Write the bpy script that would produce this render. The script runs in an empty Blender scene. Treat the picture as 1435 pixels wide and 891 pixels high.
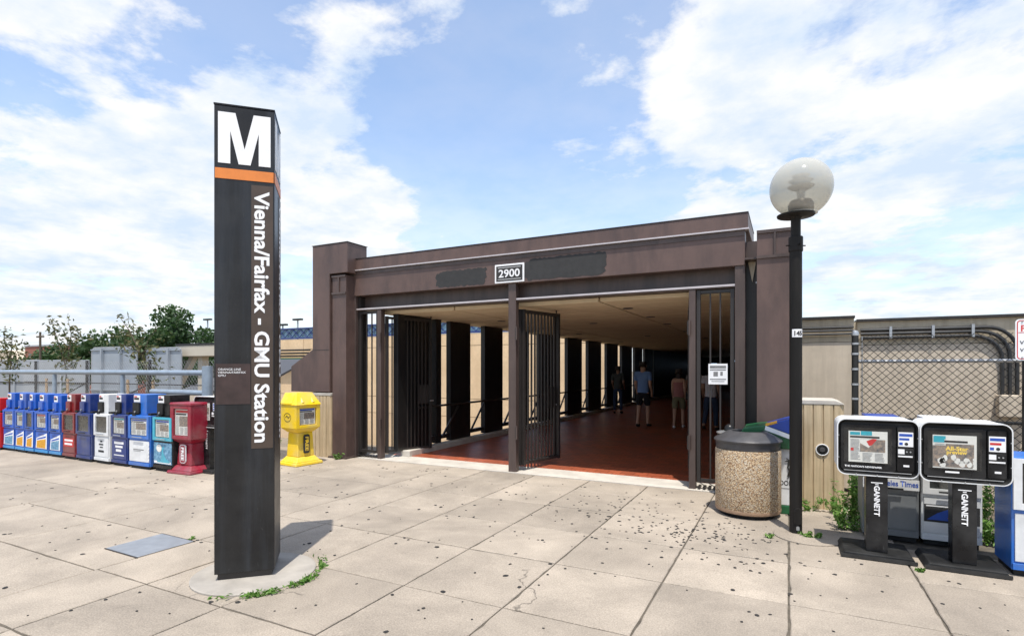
import bpy, bmesh, math, random
from mathutils import Vector, Matrix
R = math.radians
scn = bpy.context.scene
COL = scn.collection
random.seed(7)

# ------------------------------------------------------------------ camera
cam_d = bpy.data.cameras.new('camera')
cam = bpy.data.objects.new('camera', cam_d); COL.objects.link(cam)
cam.location = (0, 0, 1.6)
cam.rotation_euler = (R(90), 0, R(26.94))
cam_d.sensor_width = 36; cam_d.lens = 36 * 763.4 / 1435
cam_d.shift_y = 71.5 / 1435
cam_d.clip_end = 3000; cam_d.clip_start = .05
scn.camera = cam

# ------------------------------------------------------------------ sun and sky
SUN_EL = 71.3
SUN_AZ = Vector((.422, -.906, 0)).normalized()
sd = bpy.data.lights.new('sun', 'SUN'); sd.energy = 4.6; sd.angle = R(.53); sd.color = (1, .955, .88)
sun = bpy.data.objects.new('sun', sd); COL.objects.link(sun)
sv = Vector((SUN_AZ.x * math.cos(R(SUN_EL)), SUN_AZ.y * math.cos(R(SUN_EL)), math.sin(R(SUN_EL))))
sun.rotation_euler = (-sv).to_track_quat('-Z', 'Y').to_euler()
sun.location = sv * 40

w = bpy.data.worlds.new('World'); scn.world = w; w.use_nodes = True
nt = w.node_tree; nt.nodes.clear(); N = nt.nodes.new; L = nt.links.new
def wmath(op, a, b=None, c=None, tree=None):
    n = (tree or nt).nodes.new('ShaderNodeMath'); n.operation = op
    for i, v in enumerate((a, b, c)):
        if v is None: continue
        if isinstance(v, (int, float)): n.inputs[i].default_value = v
        else: (tree or nt).links.new(v, n.inputs[i])
    return n.outputs[0]
sky = N('ShaderNodeTexSky'); sky.sky_type = 'NISHITA'; sky.sun_disc = False
sky.sun_elevation = R(SUN_EL); sky.sun_rotation = math.atan2(SUN_AZ.x, SUN_AZ.y)
sky.air_density = 1.0; sky.dust_density = .8; sky.ozone_density = 1.6
tc = N('ShaderNodeTexCoord'); sep = N('ShaderNodeSeparateXYZ'); L(tc.outputs['Generated'], sep.inputs[0])
zz = wmath('ADD', wmath('MAXIMUM', sep.outputs[2], 0.0), .16)
comb = N('ShaderNodeCombineXYZ')
L(wmath('DIVIDE', sep.outputs[0], zz), comb.inputs[0]); L(wmath('DIVIDE', sep.outputs[1], zz), comb.inputs[1])
comb.inputs[2].default_value = 3.7
def noise(tree, vec, scale, detail=8, rough=.55, dist=0):
    n = tree.nodes.new('ShaderNodeTexNoise'); n.inputs['Scale'].default_value = scale
    n.inputs['Detail'].default_value = detail; n.inputs['Roughness'].default_value = rough
    n.inputs['Distortion'].default_value = dist
    tree.links.new(vec, n.inputs['Vector']); return n.outputs[0]
n1 = noise(nt, comb.outputs[0], 2.1, 12, .61, .1)
cover = n1
# cloud banks of this afternoon: direction, cosine of half width, amount
BANKS = [((-.869, .388, .307), .935, .13), ((-.68, .636, .34), .978, .17), ((-.631, .733, .22), .985, .13), ((-.73, .489, .50), .982, -.13), ((-.487, .78, .392), .972, -.17),
         ((-.15, .836, .511), .955, .14), ((.06, .914, .404), .955, .12), ((-.235, .898, .365), .990, -.10), ((.24, .905, .37), .988, -.09), ((.30, .942, .20), .955, .11), ((-.478, .703, .527), .992, .05), ((-.92, .377, .115), .95, .10), ((-.111, .954, .26), .988, .07)]
for v, c, amt in BANKS:
    d = N('ShaderNodeVectorMath'); d.operation = 'DOT_PRODUCT'; L(tc.outputs['Generated'], d.inputs[0])
    d.inputs[1].default_value = Vector(v).normalized()
    mr = N('ShaderNodeMapRange'); mr.interpolation_type = 'SMOOTHSTEP'
    L(d.outputs['Value'], mr.inputs[0]); mr.inputs[1].default_value = c; mr.inputs[2].default_value = 1
    mr.inputs[3].default_value = 0; mr.inputs[4].default_value = amt
    cover = wmath('ADD', cover, mr.outputs[0])
cl = N('ShaderNodeMapRange'); cl.interpolation_type = 'SMOOTHSTEP'; L(cover, cl.inputs[0])
cl.inputs[1].default_value = .465; cl.inputs[2].default_value = .62
hz = N('ShaderNodeMapRange'); L(sep.outputs[2], hz.inputs[0])       # pale summer air low down
hz.inputs[1].default_value = 0; hz.inputs[2].default_value = .50; hz.inputs[3].default_value = .74; hz.inputs[4].default_value = 0
veil = wmath('MULTIPLY', noise(nt, comb.outputs[0], .9, 6, .6), .30)
fac = wmath('MAXIMUM', wmath('MULTIPLY', cl.outputs[0], .97), wmath('MAXIMUM', hz.outputs[0], veil))
shade = noise(nt, comb.outputs[0], 3.1, 8, .6)
cr = N('ShaderNodeMix'); cr.data_type = 'RGBA'
sh = N('ShaderNodeMapRange'); L(shade, sh.inputs[0]); sh.inputs[1].default_value = .36; sh.inputs[2].default_value = .60
L(sh.outputs[0], cr.inputs[0]); cr.inputs[6].default_value = (.68, .80, .96, 1); cr.inputs[7].default_value = (1.0, 1.0, 1.0, 1)
SKY_S = .15
skm = N('ShaderNodeVectorMath'); skm.operation = 'SCALE'; L(sky.outputs[0], skm.inputs[0]); skm.inputs[3].default_value = 1.5
cls = N('ShaderNodeVectorMath'); cls.operation = 'SCALE'; L(cr.outputs[2], cls.inputs[0]); cls.inputs[3].default_value = .90 / SKY_S
mixw = N('ShaderNodeMix'); mixw.data_type = 'RGBA'; L(fac, mixw.inputs[0]); L(skm.outputs[0], mixw.inputs[6]); L(cls.outputs[0], mixw.inputs[7])
bg = N('ShaderNodeBackground'); bg.inputs[1].default_value = SKY_S; L(mixw.outputs[2], bg.inputs[0])
out = N('ShaderNodeOutputWorld'); L(bg.outputs[0], out.inputs[0])

vs = scn.view_settings
vs.view_transform = 'Standard'; vs.look = 'None'; vs.gamma = 1; vs.use_curve_mapping = False; vs.exposure = 0.22
scn.render.engine = 'CYCLES'

# ------------------------------------------------------------------ materials
def mat(name, col, rough=.6, metal=0., var=.15, scale=6., bump=0., bscale=80., rnd=0., spec=.5, col2=None, coat=0.):
    m = bpy.data.materials.new(name); m.use_nodes = True; t = m.node_tree; b = t.nodes['Principled BSDF']
    tcn = t.nodes.new('ShaderNodeTexCoord'); vec = tcn.outputs['Object']
    f = noise(t, vec, scale, 7, .6)
    mr = t.nodes.new('ShaderNodeMapRange'); t.links.new(f, mr.inputs[0]); mr.inputs[1].default_value = .3; mr.inputs[2].default_value = .7
    mx = t.nodes.new('ShaderNodeMix'); mx.data_type = 'RGBA'; t.links.new(mr.outputs[0], mx.inputs[0])
    lo = [max(0, c * (1 - var)) for c in col]; hi = [min(1, c * (1 + var)) for c in col]
    if col2: lo = col2; hi = col
    mx.inputs[6].default_value = (*lo, 1); mx.inputs[7].default_value = (*hi, 1)
    src = mx.outputs[2]
    if rnd:
        oi = t.nodes.new('ShaderNodeObjectInfo'); hs = t.nodes.new('ShaderNodeHueSaturation')
        r = t.nodes.new('ShaderNodeMapRange'); t.links.new(oi.outputs['Random'], r.inputs[0]); r.inputs[3].default_value = 1 - rnd; r.inputs[4].default_value = 1 + rnd
        t.links.new(r.outputs[0], hs.inputs['Value']); t.links.new(src, hs.inputs['Color']); src = hs.outputs[0]
    t.links.new(src, b.inputs['Base Color'])
    b.inputs['Metallic'].default_value = metal; b.inputs['Specular IOR Level'].default_value = spec
    if coat: b.inputs['Coat Weight'].default_value = coat; b.inputs['Coat Roughness'].default_value = .1
    rr = t.nodes.new('ShaderNodeMapRange'); t.links.new(f, rr.inputs[0]); rr.inputs[3].default_value = max(0, rough - .1); rr.inputs[4].default_value = min(1, rough + .12)
    t.links.new(rr.outputs[0], b.inputs['Roughness'])
    if bump:
        bf = noise(t, vec, bscale, 5, .6); bn = t.nodes.new('ShaderNodeBump'); bn.inputs['Strength'].default_value = bump; bn.inputs['Distance'].default_value = .01
        t.links.new(bf, bn.inputs['Height']); t.links.new(bn.outputs[0], b.inputs['Normal'])
    m['pb'] = 1
    return m
M = {}
def pavement_mat():
    m = mat('pavement_concrete', (.345, .292, .232), .85, var=.14, scale=1.6, bump=.35, bscale=110, rnd=.11)
    t = m.node_tree; b = t.nodes['Principled BSDF']; src = b.inputs['Base Color'].links[0].from_socket
    g = t.nodes.new('ShaderNodeNewGeometry'); pos = g.outputs['Position']
    # fine exposed grit, dark blotches of old spills, pale scuffs
    grit = noise(t, pos, 95, 3, .7); mr = t.nodes.new('ShaderNodeMapRange'); t.links.new(grit, mr.inputs[0]); mr.inputs[1].default_value = .3; mr.inputs[2].default_value = .7; mr.inputs[3].default_value = .72; mr.inputs[4].default_value = 1.24
    blot = noise(t, pos, .9, 9, .68, .6); m2 = t.nodes.new('ShaderNodeMapRange'); t.links.new(blot, m2.inputs[0]); m2.inputs[1].default_value = .36; m2.inputs[2].default_value = .58; m2.inputs[3].default_value = .80; m2.inputs[4].default_value = 1.05
    st = noise(t, pos, 4.2, 8, .75, .3); m3 = t.nodes.new('ShaderNodeMapRange'); t.links.new(st, m3.inputs[0]); m3.inputs[1].default_value = .60; m3.inputs[2].default_value = .74; m3.inputs[3].default_value = 1; m3.inputs[4].default_value = .74
    vo = t.nodes.new('ShaderNodeTexVoronoi'); vo.feature = 'DISTANCE_TO_EDGE'; vo.inputs['Scale'].default_value = .55
    wv = t.nodes.new('ShaderNodeVectorMath'); wv.operation = 'ADD'; nn = t.nodes.new('ShaderNodeTexNoise'); nn.inputs['Scale'].default_value = 2.2; nn.inputs['Detail'].default_value = 8; t.links.new(pos, nn.inputs['Vector'])
    sc_n = t.nodes.new('ShaderNodeVectorMath'); sc_n.operation = 'SCALE'; sc_n.inputs[3].default_value = .55; t.links.new(nn.outputs['Color'], sc_n.inputs[0])
    t.links.new(pos, wv.inputs[0]); t.links.new(sc_n.outputs[0], wv.inputs[1]); t.links.new(wv.outputs[0], vo.inputs['Vector'])
    crk = t.nodes.new('ShaderNodeMapRange'); t.links.new(vo.outputs['Distance'], crk.inputs[0]); crk.inputs[1].default_value = .001; crk.inputs[2].default_value = .005; crk.inputs[3].default_value = .45; crk.inputs[4].default_value = 1
    msk = t.nodes.new('ShaderNodeMapRange'); t.links.new(noise(t, pos, .7, 2, .5), msk.inputs[0]); msk.inputs[1].default_value = .60; msk.inputs[2].default_value = .64
    cm = wmath('MAXIMUM', crk.outputs[0], wmath('SUBTRACT', 1.0, msk.outputs[0], tree=t), tree=t)
    fl = noise(t, pos, 22, 4, .75); m4 = t.nodes.new('ShaderNodeMapRange'); t.links.new(fl, m4.inputs[0]); m4.inputs[1].default_value = .60; m4.inputs[2].default_value = .72; m4.inputs[3].default_value = 1; m4.inputs[4].default_value = 1.18
    f = wmath('MULTIPLY', wmath('MULTIPLY', mr.outputs[0], m2.outputs[0], tree=t), wmath('MULTIPLY', wmath('MULTIPLY', m3.outputs[0], cm, tree=t), m4.outputs[0], tree=t), tree=t)
    v = t.nodes.new('ShaderNodeVectorMath'); v.operation = 'SCALE'; t.links.new(src, v.inputs[0]); t.links.new(f, v.inputs[3]); t.links.new(v.outputs[0], b.inputs['Base Color'])
    return m
def aggregate_mat():
    m = mat('exposed_aggregate', (.5, .38, .25), .75, var=.1, scale=3)
    t = m.node_tree; b = t.nodes['Principled BSDF']; tcn = t.nodes.new('ShaderNodeTexCoord')
    v = t.nodes.new('ShaderNodeTexVoronoi'); v.inputs['Scale'].default_value = 95; t.links.new(tcn.outputs['Object'], v.inputs['Vector'])
    sp = t.nodes.new('ShaderNodeSeparateColor'); t.links.new(v.outputs['Color'], sp.inputs[0])
    r = t.nodes.new('ShaderNodeValToRGB'); t.links.new(sp.outputs[0], r.inputs[0]); e = r.color_ramp.elements
    e[0].position = 0; e[0].color = (.26, .16, .09, 1); e[1].position = 1; e[1].color = (.78, .68, .52, 1)
    for p, c in ((.2, (.44, .27, .14)), (.45, (.64, .46, .27)), (.7, (.74, .57, .37)), (.85, (.55, .46, .35))):
        x = e.new(p); x.color = (*c, 1)
    dm = t.nodes.new('ShaderNodeMapRange'); t.links.new(v.outputs['Distance'], dm.inputs[0]); dm.inputs[1].default_value = .25; dm.inputs[2].default_value = .62; dm.inputs[3].default_value = 1.0; dm.inputs[4].default_value = .5
    sc = t.nodes.new('ShaderNodeVectorMath'); sc.operation = 'SCALE'; t.links.new(r.outputs[0], sc.inputs[0]); t.links.new(dm.outputs[0], sc.inputs[3])
    t.links.new(sc.outputs[0], b.inputs['Base Color'])
    bn = t.nodes.new('ShaderNodeBump'); bn.inputs['Strength'].default_value = .9; bn.inputs['Distance'].default_value = .006; bn.invert = True
    t.links.new(v.outputs['Distance'], bn.inputs['Height']); t.links.new(bn.outputs[0], b.inputs['Normal'])
    return m
def streaked(name, col, dark, rough, sc=(9, 9, .7), amt=(.42, .66), bump=.15, metal=0, spec=.5):
    """vertical weather streaks: stains of the thing itself"""
    m = mat(name, col, rough, metal, var=.10, scale=5, bump=bump, bscale=120, spec=spec)
    t = m.node_tree; b = t.nodes['Principled BSDF']; src = b.inputs['Base Color'].links[0].from_socket
    tcn = t.nodes.new('ShaderNodeTexCoord'); mp = t.nodes.new('ShaderNodeMapping'); mp.inputs['Scale'].default_value = sc
    t.links.new(tcn.outputs['Object'], mp.inputs[0]); f = noise(t, mp.outputs[0], 1.0, 8, .65)
    mr = t.nodes.new('ShaderNodeMapRange'); t.links.new(f, mr.inputs[0]); mr.inputs[1].default_value = amt[0]; mr.inputs[2].default_value = amt[1]
    mx = t.nodes.new('ShaderNodeMix'); mx.data_type = 'RGBA'; t.links.new(mr.outputs[0], mx.inputs[0]); t.links.new(src, mx.inputs[6]); mx.inputs[7].default_value = (*dark, 1)
    t.links.new(mx.outputs[2], b.inputs['Base Color']); return m
def glass_mat(name, tint=(.98, .985, .985), gl=.5, ior=1.22):
    m = bpy.data.materials.new(name); m.use_nodes = True; t = m.node_tree; t.nodes.clear()
    o = t.nodes.new('ShaderNodeOutputMaterial'); tr = t.nodes.new('ShaderNodeBsdfTransparent'); tr.inputs[0].default_value = (*tint, 1)
    g = t.nodes.new('ShaderNodeBsdfGlossy'); g.inputs['Roughness'].default_value = .04; lw_ = t.nodes.new('ShaderNodeLayerWeight'); lw_.inputs[0].default_value = .5; fr = t.nodes.new('ShaderNodeMapRange'); fr.inputs[3].default_value = .02; fr.inputs[4].default_value = .30; pw = wmath('POWER', lw_.outputs['Facing'], 3.5, tree=t); t.links.new(pw, fr.inputs[0])
    mx = t.nodes.new('ShaderNodeMixShader'); t.links.new(fr.outputs[0], mx.inputs[0]); t.links.new(tr.outputs[0], mx.inputs[1]); t.links.new(g.outputs[0], mx.inputs[2]); t.links.new(mx.outputs[0], o.inputs[0])
    return m
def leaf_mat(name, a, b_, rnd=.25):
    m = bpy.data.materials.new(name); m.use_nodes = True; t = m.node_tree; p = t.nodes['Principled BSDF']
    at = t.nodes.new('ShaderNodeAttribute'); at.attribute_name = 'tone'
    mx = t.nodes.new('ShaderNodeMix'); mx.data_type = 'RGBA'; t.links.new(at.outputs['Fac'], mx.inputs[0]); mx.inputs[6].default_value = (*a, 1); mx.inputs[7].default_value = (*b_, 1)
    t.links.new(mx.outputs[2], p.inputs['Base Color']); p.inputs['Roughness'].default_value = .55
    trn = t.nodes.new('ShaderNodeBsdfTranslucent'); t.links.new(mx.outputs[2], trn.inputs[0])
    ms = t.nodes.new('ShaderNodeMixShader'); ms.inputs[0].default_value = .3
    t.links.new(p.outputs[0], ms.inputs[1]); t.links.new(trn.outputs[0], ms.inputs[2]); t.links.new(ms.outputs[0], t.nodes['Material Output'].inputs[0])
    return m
def emit_mat(name, col, s):
    m = bpy.data.materials.new(name); m.use_nodes = True; t = m.node_tree; b = t.nodes['Principled BSDF']
    b.inputs['Emission Color'].default_value = (*col, 1); b.inputs['Emission Strength'].default_value = s; b.inputs['Base Color'].default_value = (*col, 1); return m

M['pave'] = pavement_mat()
M['joint'] = mat('joint_filler', (.10, .085, .065), .95, var=.4, scale=12)
M['soil'] = mat('dry_soil', (.24, .19, .13), .95, var=.35, scale=2.2, bump=.5, bscale=30)
M['asphalt'] = mat('asphalt', (.055, .055, .057), .9, var=.2, scale=1.5, bump=.3)
M['gum'] = mat('trodden_gum', (.022, .020, .018), .8, var=.4, scale=40)
M['conc'] = streaked('weathered_concrete', (.50, .43, .32), (.34, .285, .205), .9, amt=(.45, .72), bump=.3)
M['concw'] = streaked('grey_concrete', (.56, .48, .375), (.44, .37, .285), .9, amt=(.42, .75), bump=.3)
M['pale'] = mat('pale_concrete', (.50, .46, .40), .9, var=.18, scale=3, bump=.3)
M['flute'] = streaked('fluted_concrete', (.58, .45, .28), (.37, .28, .165), .9, sc=(22, 22, .8), amt=(.40, .70), bump=.4)
M['brown'] = streaked('brown_painted_steel', (.116, .073, .061), (.072, .047, .041), .44, sc=(3.5, 3.5, 1.0), amt=(.44, .70), bump=.04)
M['brown2'] = streaked('brown_painted_steel_post', (.084, .058, .050), (.052, .037, .032), .42, sc=(5, 5, .8), bump=.04)
M['drip'] = mat('pale_drip_edge', (.55, .50, .50), .35, .3, var=.1)
M['patch'] = mat('grey_overpaint', (.030, .030, .030), .75, var=.25, scale=14, bump=.1)
M['iron'] = streaked('dark_bronze_bars', (.030, .025, .023), (.018, .016, .015), .42, bump=.02)
M['blackpanel'] = streaked('black_panel', (.010, .010, .011), (.02, .019, .018), .35, bump=.02)
M['ceil'] = streaked('ceiling_boards', (.68, .55, .37), (.58, .46, .30), .75, sc=(.5, 9, 9), bump=.05)
M['groove'] = mat('ceiling_joint', (.05, .04, .03), .9)
def tile_mat():
    m = mat('red_quarry_tile', (.40, .105, .048), .42, var=.2, scale=.8, bump=.0, spec=.35, col2=(.30, .072, .034))
    t = m.node_tree; b = t.nodes['Principled BSDF']; src = b.inputs['Base Color'].links[0].from_socket; g = t.nodes.new('ShaderNodeNewGeometry')
    br = t.nodes.new('ShaderNodeTexBrick'); br.inputs['Scale'].default_value = 1; br.inputs['Brick Width'].default_value = .20; br.inputs['Row Height'].default_value = .17; br.inputs['Mortar Size'].default_value = .006
    br.inputs['Color1'].default_value = (1.15, 1.1, 1.05, 1); br.inputs['Color2'].default_value = (.78, .80, .82, 1); br.inputs['Mortar'].default_value = (.45, .5, .55, 1); t.links.new(g.outputs['Position'], br.inputs['Vector'])
    mu = t.nodes.new('ShaderNodeMix'); mu.data_type = 'RGBA'; mu.blend_type = 'MULTIPLY'; mu.inputs[0].default_value = 1; t.links.new(src, mu.inputs[6]); t.links.new(br.outputs['Color'], mu.inputs[7])
    t.links.new(mu.outputs[2], b.inputs['Base Color']); bn = t.nodes.new('ShaderNodeBump'); bn.inputs['Strength'].default_value = .4; bn.inputs['Distance'].default_value = .004; bn.invert = True
    t.links.new(br.outputs['Fac'], bn.inputs['Height']); t.links.new(bn.outputs[0], b.inputs['Normal']); return m
M['tile'] = tile_mat()
M['tan'] = streaked('tan_panels', (.74, .54, .33), (.62, .44, .26), .85, sc=(.6, .6, .4), bump=.05)
M['glaze'] = mat('blue_glazing', (.16, .27, .36), .15, .2, var=.2, scale=.4)
M['pylon'] = streaked('pylon_bronze', (.016, .0155, .016), (.036, .040, .047), .36, sc=(9, 9, .6), amt=(.46, .78), bump=.03, metal=.2, spec=.35)
M['pylbrown'] = mat('sign_brown', (.062, .042, .030), .4, var=.12, scale=8)
M['plaque'] = mat('plaque_maroon', (.045, .026, .023), .4, var=.35, scale=9)
M['orange'] = mat('sign_orange', (.66, .20, .035), .4, var=.1, scale=10)
M['white'] = mat('white_vinyl', (.80, .80, .80), .45, var=.05, scale=8)
M['offwhite'] = mat('scuffed_white_enamel', (.70, .71, .71), .4, var=.10, scale=6, bump=.03)
M['black'] = mat('black_enamel', (.008, .008, .009), .28, var=.3, scale=8, spec=.25)
M['blackm'] = mat('matt_black', (.010, .010, .010), .55, var=.3, scale=8, bump=.05, spec=.22)
M['lamp'] = streaked('lamp_post_paint', (.012, .011, .010), (.020, .018, .016), .5, bump=.05, spec=.18)
M['lidm'] = mat('grey_plastic_lid', (.060, .058, .060), .38, var=.25, scale=9, bump=.06)
M['agg'] = aggregate_mat()
M['padc'] = mat('pad_concrete', (.34, .31, .27), .9, var=.2, scale=4, bump=.3)
M['agrim'] = mat('aggregate_edge', (.34, .22, .14), .85, var=.2, scale=30, bump=.3)
M['green'] = mat('recycling_green', (.012, .10, .035), .35, var=.15)
M['bluep'] = mat('recycling_blue', (.012, .05, .30), .35, var=.15)
M['blue1'] = mat('royal_blue_enamel', (.010, .095, .46), .35, var=.18, scale=5, rnd=.12)
M['blue2'] = mat('bright_blue_enamel', (.015, .14, .52), .35, var=.15, scale=5)
M['blue3'] = mat('sky_blue_enamel', (.025, .26, .58), .35, var=.15, scale=5)
M['navy'] = mat('navy_enamel', (.010, .032, .17), .35, var=.2, scale=5)
M['redb'] = mat('dark_red_enamel', (.20, .012, .014), .35, var=.2, scale=5)
M['redpl'] = mat('red_moulded_plastic', (.26, .012, .030), .35, var=.15, scale=5)
M['redbr'] = mat('bright_red_enamel', (.55, .015, .015), .35, var=.1)
M['teal'] = mat('teal_enamel', (.05, .40, .52), .35, var=.15)
M['yellow'] = mat('yellow_moulded_plastic', (.83, .56, .015), .38, var=.07, scale=5)
M['greyb'] = mat('grey_enamel', (.15, .16, .165), .45, var=.15, scale=4)
def worn(m, pale=.35, thr=.60):
    """scuffs and faded patches on enamel"""
    t = m.node_tree; b = t.nodes['Principled BSDF']; src = b.inputs['Base Color'].links[0].from_socket; tcn = t.nodes.new('ShaderNodeTexCoord'); oi = t.nodes.new('ShaderNodeObjectInfo')
    ad = t.nodes.new('ShaderNodeVectorMath'); ad.operation = 'ADD'; t.links.new(tcn.outputs['Object'], ad.inputs[0]); cx_ = t.nodes.new('ShaderNodeCombineXYZ'); t.links.new(wmath('MULTIPLY', oi.outputs['Random'], 37.0, tree=t), cx_.inputs[0]); t.links.new(cx_.outputs[0], ad.inputs[1])
    mp = t.nodes.new('ShaderNodeMapping'); mp.inputs['Scale'].default_value = (1, 1, .35); t.links.new(ad.outputs[0], mp.inputs[0])
    f1 = noise(t, mp.outputs[0], 26, 8, .72, .4); r1 = t.nodes.new('ShaderNodeMapRange'); t.links.new(f1, r1.inputs[0]); r1.inputs[1].default_value = thr; r1.inputs[2].default_value = thr + .10; r1.inputs[4].default_value = .55
    f2 = noise(t, ad.outputs[0], 3.2, 5, .6); r2 = t.nodes.new('ShaderNodeMapRange'); t.links.new(f2, r2.inputs[0]); r2.inputs[1].default_value = .42; r2.inputs[2].default_value = .68; r2.inputs[4].default_value = .28
    mx = t.nodes.new('ShaderNodeMix'); mx.data_type = 'RGBA'; t.links.new(wmath('MAXIMUM', r1.outputs[0], r2.outputs[0], tree=t), mx.inputs[0]); t.links.new(src, mx.inputs[6]); mx.inputs[7].default_value = (pale, pale, pale*.97, 1)
    t.links.new(mx.outputs[2], b.inputs['Base Color']); return m
for k_ in ('blue1', 'blue2', 'blue3', 'navy', 'redb', 'redpl', 'teal', 'greyb'): worn(M[k_], .22)
for k_ in ('black', 'blackm'): worn(M[k_], .10, .63)
worn(M['yellow'], .42, .63); worn(M['offwhite'], .30, .62); worn(M['pylon'], .055, .60)
M['paper'] = mat('newsprint_paper', (.74, .72, .66), .9, var=.04, scale=12)
M['ink'] = mat('print_grey', (.20, .20, .20), .9, var=.3, scale=60)
M['inkb'] = mat('print_black', (.03, .03, .03), .9, var=.3, scale=60)
M['photo'] = mat('print_photo', (.40, .30, .22), .9, var=.5, scale=38, col2=(.08, .09, .10))
M['photob'] = mat('print_photo_blue', (.25, .45, .60), .9, scale=30, col2=(.03, .12, .22))
M['photoo'] = mat('print_photo_orange', (.75, .42, .04), .9, scale=30, col2=(.50, .20, .02))
M['cyan'] = mat('print_cyan', (.03, .36, .44), .7, var=.15)
M['pred'] = mat('print_red', (.55, .03, .03), .7, var=.15)
M['pblue'] = mat('print_blue', (.02, .08, .40), .6, var=.15)
M['gold'] = mat('print_gold', (.85, .60, .10), .7, var=.1)
M['glass'] = glass_mat('display_glass')
M['darkglass'] = mat('empty_display_glass', (.05, .055, .055), .1, var=.3, scale=20)
M['steel'] = mat('galvanised_steel', (.42, .43, .44), .4, .7, var=.12, scale=10)
M['pipe'] = mat('weathered_blue_grey_pipe', (.30, .36, .42), .42, .35, var=.15, scale=6)
M['conduit'] = mat('conduit', (.045, .045, .045), .4, .5, var=.25, scale=9)
M['wire'] = mat('black_vinyl_wire', (.014, .014, .013), .5)
M['signback'] = mat('sign_back_aluminium', (.36, .39, .42), .5, .25, var=.08, scale=1.5)
M['barrier'] = mat('grey_barrier_panel', (.30, .32, .34), .6, .1, var=.1, scale=1.2)
M['wood'] = mat('stake_wood', (.42, .29, .17), .85, var=.25, scale=12)
M['bark'] = mat('sapling_bark', (.09, .07, .05), .9, var=.3, scale=20)
M['brick'] = mat('far_brick', (.26, .10, .07), .9, var=.12, scale=1)
M['farwall'] = mat('far_cream_wall', (.52, .47, .38), .9, var=.06, scale=.5)
M['leafd'] = leaf_mat('tree_leaf', (.02, .055, .014), (.07, .13, .035))
M['leafs'] = leaf_mat('sapling_leaf', (.04, .075, .02), (.15, .13, .05))
M['leafw'] = leaf_mat('weed_leaf', (.06, .16, .015), (.20, .34, .07))
M['skin'] = mat('skin', (.50, .29, .20), .6, var=.06)
M['skind'] = mat('skin_tan', (.36, .20, .13), .6, var=.06)
M['hair'] = mat('dark_hair', (.025, .016, .011), .6, var=.3, scale=60)
M['shirtb'] = mat('blue_shirt_cloth', (.16, .27, .52), .85, var=.08, scale=20, bump=.2, bscale=30)
M['shirtd'] = mat('charcoal_shirt_cloth', (.06, .065, .06), .85, var=.1, scale=20)
M['shirtw'] = mat('white_shirt_cloth', (.62, .60, .64), .85, var=.06, scale=20)
M['shirtp'] = mat('rose_top_cloth', (.36, .15, .14), .85, var=.1, scale=20)
M['shirtg'] = mat('grey_shirt_cloth', (.22, .21, .21), .85, var=.1, scale=20)
M['navyc'] = mat('black_shorts_cloth', (.012, .012, .016), .9, var=.2, scale=20)
M['jeans'] = mat('dark_jeans_cloth', (.03, .045, .09), .9, var=.2, scale=20)
M['khaki'] = mat('olive_shorts_cloth', (.19, .17, .10), .9, var=.1, scale=20)
M['glow'] = emit_mat('recessed_lamp', (1, .88, .70), .8)
M['glowb'] = emit_mat('lit_display', (.55, .75, 1), 1.2)
gm = bpy.data.materials.new('prismatic_globe'); gm.use_nodes = True; t = gm.node_tree; p = t.nodes['Principled BSDF']
p.inputs['Base Color'].default_value = (.66, .65, .59, 1); p.inputs['Roughness'].default_value = .10
tr = t.nodes.new('ShaderNodeBsdfTransparent'); tr.inputs[0].default_value = (.74, .72, .66, 1); ms = t.nodes.new('ShaderNodeMixShader')
lw = t.nodes.new('ShaderNodeLayerWeight'); lw.inputs[0].default_value = .35
mr = t.nodes.new('ShaderNodeMapRange'); t.links.new(lw.outputs['Facing'], mr.inputs[0]); mr.inputs[3].default_value = .34; mr.inputs[4].default_value = .80
t.links.new(mr.outputs[0], ms.inputs[0]); t.links.new(tr.outputs[0], ms.inputs[1]); t.links.new(p.outputs[0], ms.inputs[2]); t.links.new(ms.outputs[0], t.nodes['Material Output'].inputs[0])
M['globe'] = gm

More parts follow.
